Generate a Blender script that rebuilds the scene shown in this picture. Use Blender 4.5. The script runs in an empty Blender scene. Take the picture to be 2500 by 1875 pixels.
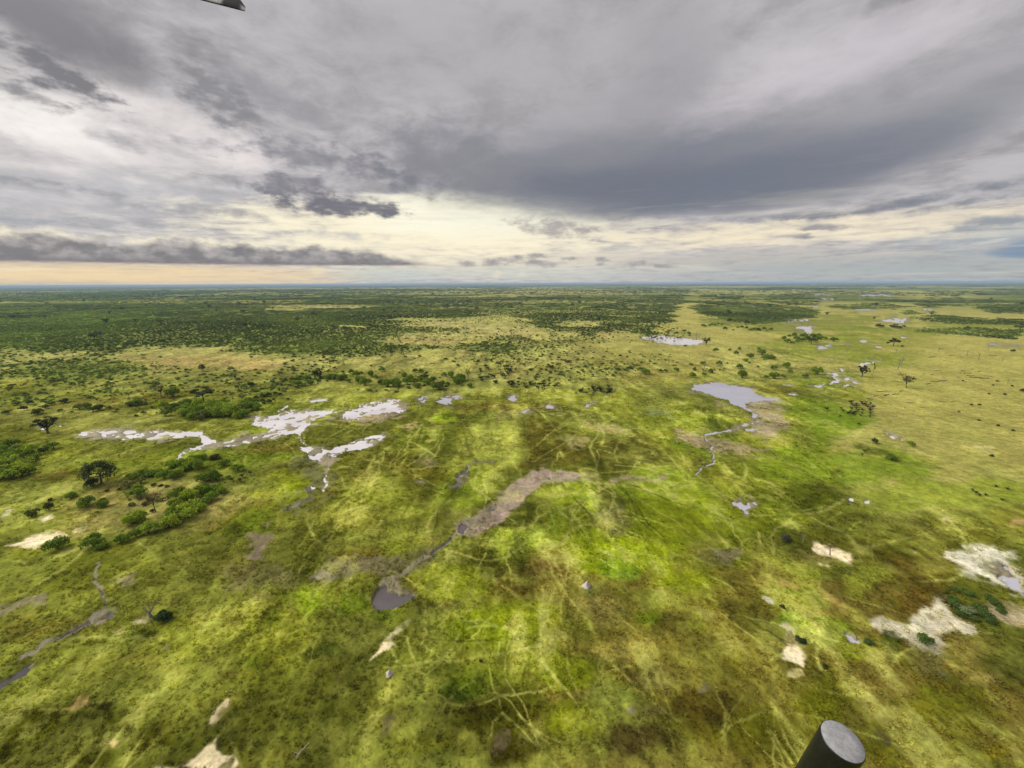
import bpy, math, random
import numpy as np
from mathutils import Matrix, Vector

# ------------------------------------------------------------------ camera
CAM_H = 60.0
F_PX = 1012.0                      # focal length in photo pixels (photo is 2500 x 1875)
PITCH = math.atan((937.5 - 692.0) / F_PX)
ROLL = math.radians(-0.26)
scene = bpy.context.scene
cam_d = bpy.data.cameras.new("camera")
cam = bpy.data.objects.new("camera", cam_d)
scene.collection.objects.link(cam)
cam_d.sensor_width = 36.0
cam_d.lens = 36.0 * F_PX / 2500.0
cam_d.clip_start = 0.05
cam_d.clip_end = 120000.0
CM = Matrix.Rotation(math.pi / 2 - PITCH, 4, 'X') @ Matrix.Rotation(ROLL, 4, 'Z')
CM.translation = (0, 0, CAM_H)
cam.matrix_world = CM
scene.camera = cam
R3 = np.array(CM.to_3x3())

# ------------------------------------------------------------------ exposure
EXPO = 1.2
vs = scene.view_settings
vs.view_transform = 'Standard'
vs.look = 'None'
vs.gamma = 1.0
vs.use_curve_mapping = False
vs.exposure = EXPO
scene.cycles.max_bounces = 6
scene.cycles.diffuse_bounces = 3
scene.cycles.glossy_bounces = 2
scene.cycles.transmission_bounces = 3
scene.cycles.volume_bounces = 0
scene.cycles.caustics_reflective = False
scene.cycles.caustics_refractive = False

# ------------------------------------------------------------------ sun behind thin cloud, ahead and to the left
SUN_AZ = math.radians(-84.0)       # from straight ahead (+Y), negative to the left
SUN_EL = math.radians(43.0)
sun_d = bpy.data.lights.new("sun", 'SUN')
sun_d.energy = 1.5
sun_d.angle = math.radians(40.0)
sun_d.color = (1.0, 0.95, 0.86)
sun = bpy.data.objects.new("sun", sun_d)
scene.collection.objects.link(sun)
sdir = Vector((math.sin(SUN_AZ) * math.cos(SUN_EL), math.cos(SUN_AZ) * math.cos(SUN_EL), math.sin(SUN_EL)))
sun.rotation_euler = sdir.to_track_quat('Z', 'Y').to_euler()
sun.location = (0, 0, 300)

# ------------------------------------------------------------------ helpers: photo pixel <-> direction / ground
VS = 2500.0 / 2212.0
TO = {1: (0, 640), 2: (830, 640), 3: (1660, 640), 4: (0, 1245), 5: (830, 1245), 6: (1660, 1245)}
TS = 840.0 / 2212.0
def T(k, pts):
    ox, oy = TO[k]
    return [(ox + p[0] * TS, oy + p[1] * TS) for p in pts]
def T1pt(k, x, y):
    ox, oy = TO[k]
    return ox + x * TS, oy + y * TS
def Vp(pts):
    return [(p[0] * VS, p[1] * VS) for p in pts]
def ray(px, py):
    d = R3 @ np.array([(px - 1250.0) / F_PX, (937.5 - py) / F_PX, -1.0])
    return d / np.linalg.norm(d)
def ground(px, py, z=0.0):
    d = ray(px, py)
    t = (z - CAM_H) / d[2]
    return np.array([d[0] * t, d[1] * t, z]), t * -(R3.T @ d)[2]      # point, depth along the view axis
def project(x, y, z=0.0):
    p = np.stack([x, y, np.zeros_like(x) + z - CAM_H], 0)
    c = R3.T @ p
    zz = np.maximum(-c[2], 1e-3)
    return 1250.0 + F_PX * c[0] / zz, 937.5 - F_PX * c[1] / zz, c[2] < -1e-3
def lin(c):
    c = np.array(c, float) / 255.0
    return np.where(c <= 0.04045, c / 12.92, ((c + 0.055) / 1.055) ** 2.4)

# ------------------------------------------------------------------ world: Nishita sky under a layer of cloud
world = bpy.data.worlds.new("World")
scene.world = world
world.use_nodes = True
wt = world.node_tree
wt.nodes.clear()
class NB:
    """small node builder"""
    def __init__(s, tree): s.t = tree
    def n(s, typ, **kw):
        nd = s.t.nodes.new(typ)
        for k, v in kw.items(): setattr(nd, k, v)
        return nd
    def put(s, sock, v):
        if v is None: return
        if isinstance(v, bpy.types.NodeSocket): s.t.links.new(v, sock)
        elif isinstance(v, (tuple, list, np.ndarray)):
            v = [float(q) for q in v]
            if len(sock.default_value) == 4 and len(v) == 3: v = v + [1.0]
            sock.default_value = v
        else: sock.default_value = v
    def m(s, op, a, b=None, c=None, clamp=False):
        nd = s.n('ShaderNodeMath', operation=op, use_clamp=clamp)
        for i, v in enumerate((a, b, c)): s.put(nd.inputs[i], v)
        return nd.outputs[0]
    def v(s, op, a, b=None, scale=None):
        nd = s.n('ShaderNodeVectorMath', operation=op)
        s.put(nd.inputs[0], a); s.put(nd.inputs[1], b)
        if scale is not None: s.put(nd.inputs['Scale'], scale)
        return nd.outputs[1] if op in ('LENGTH', 'DOT_PRODUCT', 'DISTANCE') else nd.outputs[0]
    def smooth(s, x, a, b, lo=0.0, hi=1.0):
        nd = s.n('ShaderNodeMapRange', interpolation_type='SMOOTHSTEP')
        for i, q in enumerate((x, a, b, lo, hi)): s.put(nd.inputs[i], q)
        return nd.outputs[0]
    def mix(s, f, a, b, mode='MIX'):
        nd = s.n('ShaderNodeMix', data_type='RGBA', blend_type=mode)
        s.put(nd.inputs[0], f); s.put(nd.inputs[6], a); s.put(nd.inputs[7], b)
        return nd.outputs[2]
    def noise(s, vec, scale, detail=4.0, rough=0.5, dist=0.0, col=False):
        nd = s.n('ShaderNodeTexNoise')
        s.put(nd.inputs['Vector'], vec)
        nd.inputs['Scale'].default_value = scale
        nd.inputs['Detail'].default_value = detail
        nd.inputs['Roughness'].default_value = rough
        nd.inputs['Distortion'].default_value = dist
        return nd.outputs[1 if col else 0]
    def comb(s, x, y, z=0.0):
        nd = s.n('ShaderNodeCombineXYZ')
        s.put(nd.inputs[0], x); s.put(nd.inputs[1], y); s.put(nd.inputs[2], z)
        return nd.outputs[0]
    def sep(s, v):
        nd = s.n('ShaderNodeSeparateXYZ'); s.put(nd.inputs[0], v)
        return nd.outputs

W = NB(wt)
tc = W.n('ShaderNodeTexCoord').outputs['Generated']
dirn = W.v('NORMALIZE', tc)
dx, dy, dz = W.sep(dirn)
zc = W.m('MAXIMUM', dz, 0.0)
DEG = 180.0 / math.pi
az = W.m('MULTIPLY', W.m('ARCTAN2', dx, dy), DEG)
el = W.m('MULTIPLY', W.m('ARCSINE', zc), DEG)
inv = W.m('DIVIDE', 1.0, W.m('ADD', zc, 0.10))
Q = W.comb(W.m('MULTIPLY', dx, inv), W.m('MULTIPLY', dy, inv), 0.0)       # cloud-deck coordinates
P = W.comb(az, el, 0.0)
n_big = W.noise(Q, 1.1, 5.0, 0.55, 0.3, col=True)
n_det = W.noise(Q, 2.6, 9.0, 0.66, 0.25)
n_fine = W.noise(Q, 9.0, 6.0, 0.60)
# lumpy noise in angle space, for cumulus edges
n_lump = W.noise(W.v('MULTIPLY', P, (1.0, 2.0, 1.0)), 0.42, 6.0, 0.58)
amp = W.m('MULTIPLY_ADD', el, 0.22, 0.5)
wv = W.v('SUBTRACT', n_big, (0.5, 0.5, 0.5))
wv = W.v('MULTIPLY', wv, (2.2, 1.2, 0.0))
PW = W.v('ADD', P, W.v('SCALE', wv, scale=amp))
nd0 = W.m('SUBTRACT', n_det, 0.5)
nl0 = W.m('SUBTRACT', n_lump, 0.5)
nl2 = W.m('SUBTRACT', W.noise(W.v('MULTIPLY', P, (1.0, 1.7, 1.0)), 0.15, 8.0, 0.62, 0.4), 0.5)

_nt, _rp = {}, {}
def noise_term(k, lump, off):
    if (k, lump, off) not in _nt:
        _nt[(k, lump, off)] = W.m('MULTIPLY_ADD', (nd0, nl0, nl2)[int(lump)], k * 5.5, 1.0 - off)
    return _nt[(k, lump, off)]
def rot_p(src, rot):
    rot = round(rot / 6.0) * 6
    th = math.radians(rot); ca, sa = math.cos(th), math.sin(th)
    if (src, rot) not in _rp:
        S_ = PW if src == 'w' else P
        _rp[(src, rot)] = S_ if rot == 0 else W.comb(W.v('DOT_PRODUCT', S_, (ca, sa, 0)), W.v('DOT_PRODUCT', S_, (-sa, ca, 0)), 0.0)
    return _rp[(src, rot)], ca, sa
def azel(px, py):
    d = ray(px, py)
    return math.degrees(math.atan2(d[0], d[1])), math.degrees(math.asin(d[2]))
def blob(col, u, v, ru, rv, rgb, op=1.0, rot=0.0, soft=1.0, k=0.6, down=None, src='w', lump=False):
    """a patch of cloud of colour rgb, centred where the photo's view pixel (u, v) looks"""
    a0, e0 = azel(u * VS, v * VS)
    au, eu = azel((u + ru) * VS, v * VS); al, _ = azel((u - ru) * VS, v * VS)
    _, et = azel(u * VS, (v - rv) * VS); _, eb = azel(u * VS, (v + rv) * VS)
    sx_, sy_ = abs(au - al) / 2, abs(et - eb) / 2
    S_, ca, sa = rot_p(src, rot)
    nd = W.n('ShaderNodeVectorMath', operation='MULTIPLY_ADD')
    W.put(nd.inputs[0], S_)
    nd.inputs[1].default_value = (1 / sx_, 1 / sy_, 0.0)
    nd.inputs[2].default_value = (-(a0 * ca + e0 * sa) / sx_, -(-a0 * sa + e0 * ca) / sy_, 0.0)
    o = nd.outputs[0]
    if down:
        x_, y_, _z = W.sep(o)
        o = W.comb(x_, W.m('MAXIMUM', y_, W.m('MULTIPLY', y_, -down)), 0.0)
    r2 = W.v('DOT_PRODUCT', o, o)
    if int(lump) == 1: soft, k = soft * 1.3, k * 0.85
    hi = noise_term(k, lump, 0.0); lo = noise_term(k, lump, soft * 1.9)
    f = W.smooth(r2, hi, lo, 0.0, op)
    return W.mix(f, col, lin(rgb))

c = W.mix(W.smooth(nd0, -0.22, 0.22), lin((156, 154, 157)), lin((203, 199, 201)))
# general light: bright left, warm gap over the horizon, cooler right
c = blob(c, 120, 320, 700, 260, (232, 226, 224), 0.95, 0, 0.9, 0.35)
c = blob(c, 20, 240, 360, 80, (255, 250, 244), 0.95, -6, 0.7, 0.4, lump=2)
c = blob(c, 420, 275, 280, 80, (240, 232, 230), 0.9, -10, 0.8, 0.4, lump=2)
c = blob(c, 250, 425, 700, 85, (186, 186, 189), 0.85, 0, 0.6, 0.6, lump=1)
c = blob(c, 1100, 560, 2400, 95, (206, 203, 198), 0.85, 0, 0.7, 0.3)
c = blob(c, 250, 598, 900, 44, (246, 220, 174), 0.95, 0, 0.6, 0.15, src='p')
c = blob(c, 1020, 550, 560, 62, (250, 238, 208), 0.95, 0, 0.8, 0.3)
c = blob(c, 1900, 580, 900, 50, (168, 178, 177), 0.95, 0, 0.8, 0.2, src='p')
c = blob(c, 1100, 590, 420, 26, (206, 210, 200), 0.8, 0, 0.8, 0.15, src='p')
c = blob(c, 940, 494, 620, 74, (255, 245, 216), 1.0, 0, 0.5, 0.35)
c = blob(c, 1030, 462, 360, 62, (255, 251, 228), 1.0, 0, 0.45, 0.25)
c = blob(c, 1700, 500, 660, 42, (248, 234, 204), 0.97, 3, 0.7, 0.4)
c = blob(c, 2150, 395, 300, 60, (190, 188, 190), 0.9, 12, 0.7, 0.4)
c = blob(c, 2190, 512, 360, 44, (158, 170, 179), 0.85, 3, 0.6, 0.6, lump=1)
c = blob(c, 2230, 540, 120, 24, (118, 144, 170), 0.9, 3, 0.6, 0.4)
c = blob(c, 1560, 560, 520, 22, (198, 190, 178), 0.6, 0, 0.8, 0.6)
# the great grey mass
c = blob(c, 1080, 120, 700, 240, (177, 174, 178), 0.95, 0, 0.8, 0.25)
c = blob(c, 1480, 310, 860, 215, (150, 150, 156), 1.0, 6, 0.8, 0.15)
c = blob(c, 2060, 250, 480, 95, (150, 151, 156), 0.95, 18, 0.7, 0.2)
c = blob(c, 1400, 372, 700, 120, (127, 130, 140), 1.0, 0, 0.55, 0.08, down=1.08)
c = blob(c, 1420, 410, 640, 80, (115, 120, 132), 1.0, 0, 0.6, 0.06, down=1.12)
c = blob(c, 1000, 340, 230, 80, (136, 136, 143), 0.85, -12, 0.6, 0.5, lump=2)
c = blob(c, 1660, 385, 460, 92, (117, 123, 136), 0.9, 6, 0.8, 0.08, down=1.2)
c = blob(c, 1280, 340, 150, 50, (146, 146, 149), 0.6, 4, 0.9, 0.3)
c = blob(c, 1840, 105, 560, 110, (206, 200, 205), 0.95, 12, 0.8, 0.3)
c = blob(c, 1690, 85, 190, 110, (208, 204, 208), 0.8, 10, 0.9, 0.25)
c = blob(c, 1430, 110, 150, 230, (162, 160, 165), 0.85, -18, 0.9, 0.25)
c = blob(c, 880, 60, 220, 130, (184, 181, 184), 0.7, 12, 0.9, 0.25)
c = blob(c, 1900, -2, 120, 36, (146, 144, 149), 0.95, 8, 0.6, 0.5, lump=2)
c = blob(c, 1790, 34, 40, 22, (176, 173, 178), 0.8, 20, 0.6, 0.7, lump=1)
c = blob(c, 2150, 120, 170, 44, (172, 170, 175), 0.8, 18, 0.7, 0.5, lump=2)
# top left rags
c = blob(c, 120, 62, 330, 84, (134, 132, 136), 0.97, -12, 0.55, 0.35, lump=2)
c = blob(c, 40, 5, 280, 60, (140, 138, 142), 0.9, -6, 0.7, 0.3)
c = blob(c, 100, 150, 165, 62, (127, 126, 131), 0.97, -18, 0.5, 0.95, lump=1)
c = blob(c, 20, 195, 110, 30, (140, 138, 142), 0.9, -12, 0.6, 0.9, lump=1)
c = blob(c, 300, 168, 80, 24, (154, 151, 155), 0.85, -6, 0.8, 0.6, lump=1)
c = blob(c, 440, 170, 120, 80, (139, 139, 143), 0.97, -42, 0.6, 0.65, lump=1)
c = blob(c, 500, 225, 130, 56, (140, 140, 145), 0.95, -18, 0.6, 0.9, lump=1)
c = blob(c, 640, 225, 260, 46, (152, 151, 156), 0.9, -18, 0.7, 0.6, lump=2)
c = blob(c, 235, 298, 70, 16, (158, 156, 161), 0.9, -6, 0.7, 0.6, lump=1)
c = blob(c, 440, 310, 90, 16, (160, 158, 162), 0.85, -6, 0.7, 0.9, lump=1)
c = blob(c, 700, 335, 240, 46, (144, 143, 149), 0.95, -6, 0.6, 0.8, lump=1)
c = blob(c, 880, 380, 190, 44, (130, 130, 138), 1.0, -12, 0.6, 0.6, lump=1)
c = blob(c, 560, 385, 180, 26, (158, 158, 162), 0.85, 0, 0.7, 0.9, lump=1)
c = blob(c, 650, 402, 120, 38, (134, 133, 140), 0.95, -6, 0.5, 0.9, lump=1)
c = blob(c, 745, 447, 175, 34, (122, 121, 130), 1.0, 0, 0.4, 0.75, lump=1, down=1.5)
c = blob(c, 90, 408, 250, 15, (152, 153, 158), 0.9, 0, 0.7, 0.8, lump=1)
c = blob(c, 430, 455, 280, 14, (160, 160, 165), 0.85, 0, 0.7, 0.9, lump=1)
c = blob(c, 330, 483, 260, 12, (164, 164, 169), 0.85, 0, 0.7, 0.9, lump=1)
c = blob(c, 60, 470, 200, 26, (160, 165, 172), 0.8, 0, 0.8, 0.7, lump=1)
c = blob(c, 700, 505, 190, 15, (176, 177, 182), 0.8, 0, 0.7, 0.7, lump=1)
# dark streaks on the right
c = blob(c, 1990, 428, 420, 18, (134, 137, 147), 0.95, 6, 0.6, 0.7, lump=1)
c = blob(c, 1780, 458, 360, 15, (128, 131, 142), 0.95, 3, 0.6, 0.5, lump=1)
c = blob(c, 2080, 446, 210, 13, (138, 141, 149), 0.9, 6, 0.6, 0.8, lump=1)
c = blob(c, 2170, 477, 180, 18, (148, 155, 164), 0.9, 6, 0.6, 0.8, lump=1)
c = blob(c, 1790, 489, 66, 10, (160, 157, 160), 0.95, 3, 0.5, 0.7, lump=1)
c = blob(c, 1735, 514, 44, 7, (152, 151, 156), 0.95, 0, 0.5, 0.7, lump=1)
c = blob(c, 1200, 492, 105, 28, (174, 168, 165), 0.95, -6, 0.5, 0.8, lump=1)
c = blob(c, 2130, 524, 60, 7, (214, 214, 208), 0.8, 4, 0.6, 0.6, lump=1)
# thin streaking everywhere low down
st = W.noise(W.v('MULTIPLY', P, (0.05, 0.85, 1.0)), 1.0, 5.0, 0.6, 0.4)
sg = W.smooth(el, 13.0, 4.0)
c = W.mix(W.m('MULTIPLY', W.smooth(st, 0.52, 0.70), W.m('MULTIPLY', sg, 0.28)), c, lin((164, 162, 166)))
c = W.mix(W.m('MULTIPLY', W.smooth(st, 0.46, 0.30), W.m('MULTIPLY', sg, 0.30)), c, lin((250, 240, 214)))
# far rain haze low, sunlit cumulus heads
c = blob(c, 690, 588, 22, 17, (250, 228, 184), 0.55, 0, 0.8, 1.0, lump=True, src='p')
c = blob(c, 655, 596, 36, 11, (232, 212, 178), 0.6, 0, 0.8, 1.0, lump=True, src='p')
c = blob(c, 1072, 585, 13, 18, (252, 238, 204), 0.6, 20, 0.8, 1.0, lump=True, src='p')
c = blob(c, 1130, 592, 13, 13, (240, 230, 204), 0.5, 0, 0.8, 1.0, lump=True, src='p')
c = blob(c, 830, 596, 170, 26, (196, 208, 204), 0.8, 0, 0.9, 0.2, src='p')
# long cloud bank at the left: flat base, lumpy top, tapering to the right
b0 = azel(0, 562 * VS)[1]; b1 = azel(940 * VS, 573 * VS)[1]
aL = azel(-200 * VS, 560 * VS)[0]; aR = azel(985 * VS, 573 * VS)[0]
base = W.m('MULTIPLY_ADD', W.smooth(az, azel(0, 562 * VS)[0], aR), b1 - b0, b0)
base = W.m('MULTIPLY_ADD', W.m('SUBTRACT', n_fine, 0.5), 0.35, base)
t_l = azel(200 * VS, 516 * VS)[1] - b0
hgt = W.m('MULTIPLY', W.smooth(az, aR, azel(720 * VS, 560 * VS)[0]), t_l)
lump1 = W.noise(W.comb(az, W.m('MULTIPLY', el, 1.1), 3.3), 0.33, 5.0, 0.55)
hgt = W.m('MULTIPLY', hgt, W.m('MULTIPLY_ADD', lump1, 1.3, 0.42))
rel = W.m('SUBTRACT', el, base)
topm = W.smooth(W.m('SUBTRACT', hgt, rel), -0.25, 0.65)
botm = W.smooth(rel, -0.22, 0.16)
bm_ = W.m('MULTIPLY', topm, botm)
bm_ = W.m('MULTIPLY', bm_, W.smooth(W.m('MULTIPLY_ADD', nl0, 9.0, az), aR, aR - 8.0))
rim = W.smooth(W.m('SUBTRACT', hgt, rel), 0.0, 1.3)
ls = W.noise(W.comb(az, W.m('MULTIPLY', el, 1.6), 0.7), 0.55, 6.0, 0.6)
bcol = W.mix(W.smooth(ls, 0.35, 0.68), lin((132, 129, 132)), lin((178, 173, 171)))
bcol = W.mix(W.smooth(rel, 0.9, -0.2), bcol, lin((128, 124, 128)))
halo = W.m('MULTIPLY', W.smooth(W.m('SUBTRACT', rel, hgt), 0.75, 0.0), W.smooth(az, aR + 4, aR - 9.0))
halo = W.m('MULTIPLY', halo, W.smooth(rel, 0.0, 0.5))
c = W.mix(W.m('MULTIPLY', halo, W.smooth(n_lump, 0.36, 0.62, 0.15, 0.9)), c, lin((254, 244, 216)))
c = W.mix(bm_, c, bcol)
# little dark clouds right of the bank
for (u, v, ru, rv) in ((1105, 563, 60, 10), (1062, 571, 40, 7), (1175, 569, 50, 9), (1150, 553, 45, 6), (1235, 558, 28, 5), (1300, 562, 17, 7), (1296, 571, 15, 4), (1375, 573, 40, 9), (1425, 575, 32, 5), (1010, 568, 25, 7)):
    c = blob(c, u, v, ru * 1.2, rv * 1.2, (152, 150, 154), 0.85, 0, 0.6, 0.8, lump=True, src='p')
# fine mottling of the whole deck
c = W.mix(0.06, c, W.mix(n_fine, lin((96, 95, 100)), lin((240, 236, 236))), 'OVERLAY')
skyt = W.n('ShaderNodeTexSky', sky_type='NISHITA')
skyt.sun_disc = False
skyt.sun_elevation = SUN_EL
skyt.sun_rotation = SUN_AZ
skyt.air_density = 1.0
skyt.dust_density = 2.0
BG = 0.10
gain = 1.0 / (2.0 ** EXPO) / BG
cl = W.v('SCALE', c, scale=gain)
gapf = W.smooth(el, 0.0, 6.0, 0.995, 0.998)
tot = W.mix(gapf, skyt.outputs[0], cl)
bg = W.n('ShaderNodeBackground')
W.put(bg.inputs['Color'], tot)
bg.inputs['Strength'].default_value = BG
wo = W.n('ShaderNodeOutputWorld')
wt.links.new(bg.outputs[0], wo.inputs['Surface'])
world.cycles.sampling_method = 'NONE'

# ------------------------------------------------------------------ noise for shaping the land (world metres)
_rs = np.random.RandomState(7)
_LAT = _rs.rand(512, 512).astype(np.float32)
def vnoise(x, y):
    xi = np.floor(x).astype(np.int64); yi = np.floor(y).astype(np.int64)
    fx = (x - xi).astype(np.float32); fy = (y - yi).astype(np.float32)
    fx = fx * fx * fx * (fx * (fx * 6 - 15) + 10); fy = fy * fy * fy * (fy * (fy * 6 - 15) + 10)
    x0 = xi & 511; x1 = (xi + 1) & 511; y0 = yi & 511; y1 = (yi + 1) & 511
    a = _LAT[y0, x0]; b = _LAT[y0, x1]; c_ = _LAT[y1, x0]; d = _LAT[y1, x1]
    return a + (b - a) * fx + (c_ - a) * fy + (a - b - c_ + d) * fx * fy
def fbm(x, y, wl, octs=4, seed=0, gain=0.5):
    """about -1..1; wl = longest wavelength in metres"""
    t = 0.0; am = 1.0; s = 0.0
    ang = 0.6 + seed
    for i in range(octs):
        ca, sa = math.cos(ang + i * 1.3), math.sin(ang + i * 1.3)
        fx = (x * ca - y * sa) / wl + 17.3 * seed + 5.1 * i
        fy = (x * sa + y * ca) / wl - 9.7 * seed + 3.7 * i
        t = t + am * (vnoise(fx, fy) - 0.5) * 2; s += am
        am *= gain; wl *= 0.5
    return t / s * 1.5
def sstep(x, a, b):
    t = np.clip((x - a) / (b - a), 0, 1)
    return t * t * (3 - 2 * t)
def seg_dist(px, py, pts, closed=False):
    n = len(pts); d = np.full(px.shape, 1e9)
    for i in range(n if closed else n - 1):
        ax, ay = pts[i]; bx, by = pts[(i + 1) % n]
        vx, vy = bx - ax, by - ay
        L = vx * vx + vy * vy + 1e-9
        t = np.clip(((px - ax) * vx + (py - ay) * vy) / L, 0, 1)
        d = np.minimum(d, np.hypot(px - ax - t * vx, py - ay - t * vy))
    return d
def poly_sd(px, py, pts):
    """signed distance, positive inside"""
    ins = np.zeros(px.shape, bool); n = len(pts)
    for i in range(n):
        ax, ay = pts[i]; bx, by = pts[(i + 1) % n]
        if ay == by: continue
        cr = ((ay > py) != (by > py)) & (px < (bx - ax) * (py - ay) / (by - ay) + ax)
        ins ^= cr
    d = seg_dist(px, py, pts, True)
    return np.where(ins, d, -d)

# ------------------------------------------------------------------ where the pools lie (traced outlines, photo pixels)
PALE_W = {'w1', 'w1b', 'w2', 'w14', 'w4', 'w4b', 'w25', 'w23', 'w24'}
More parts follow.
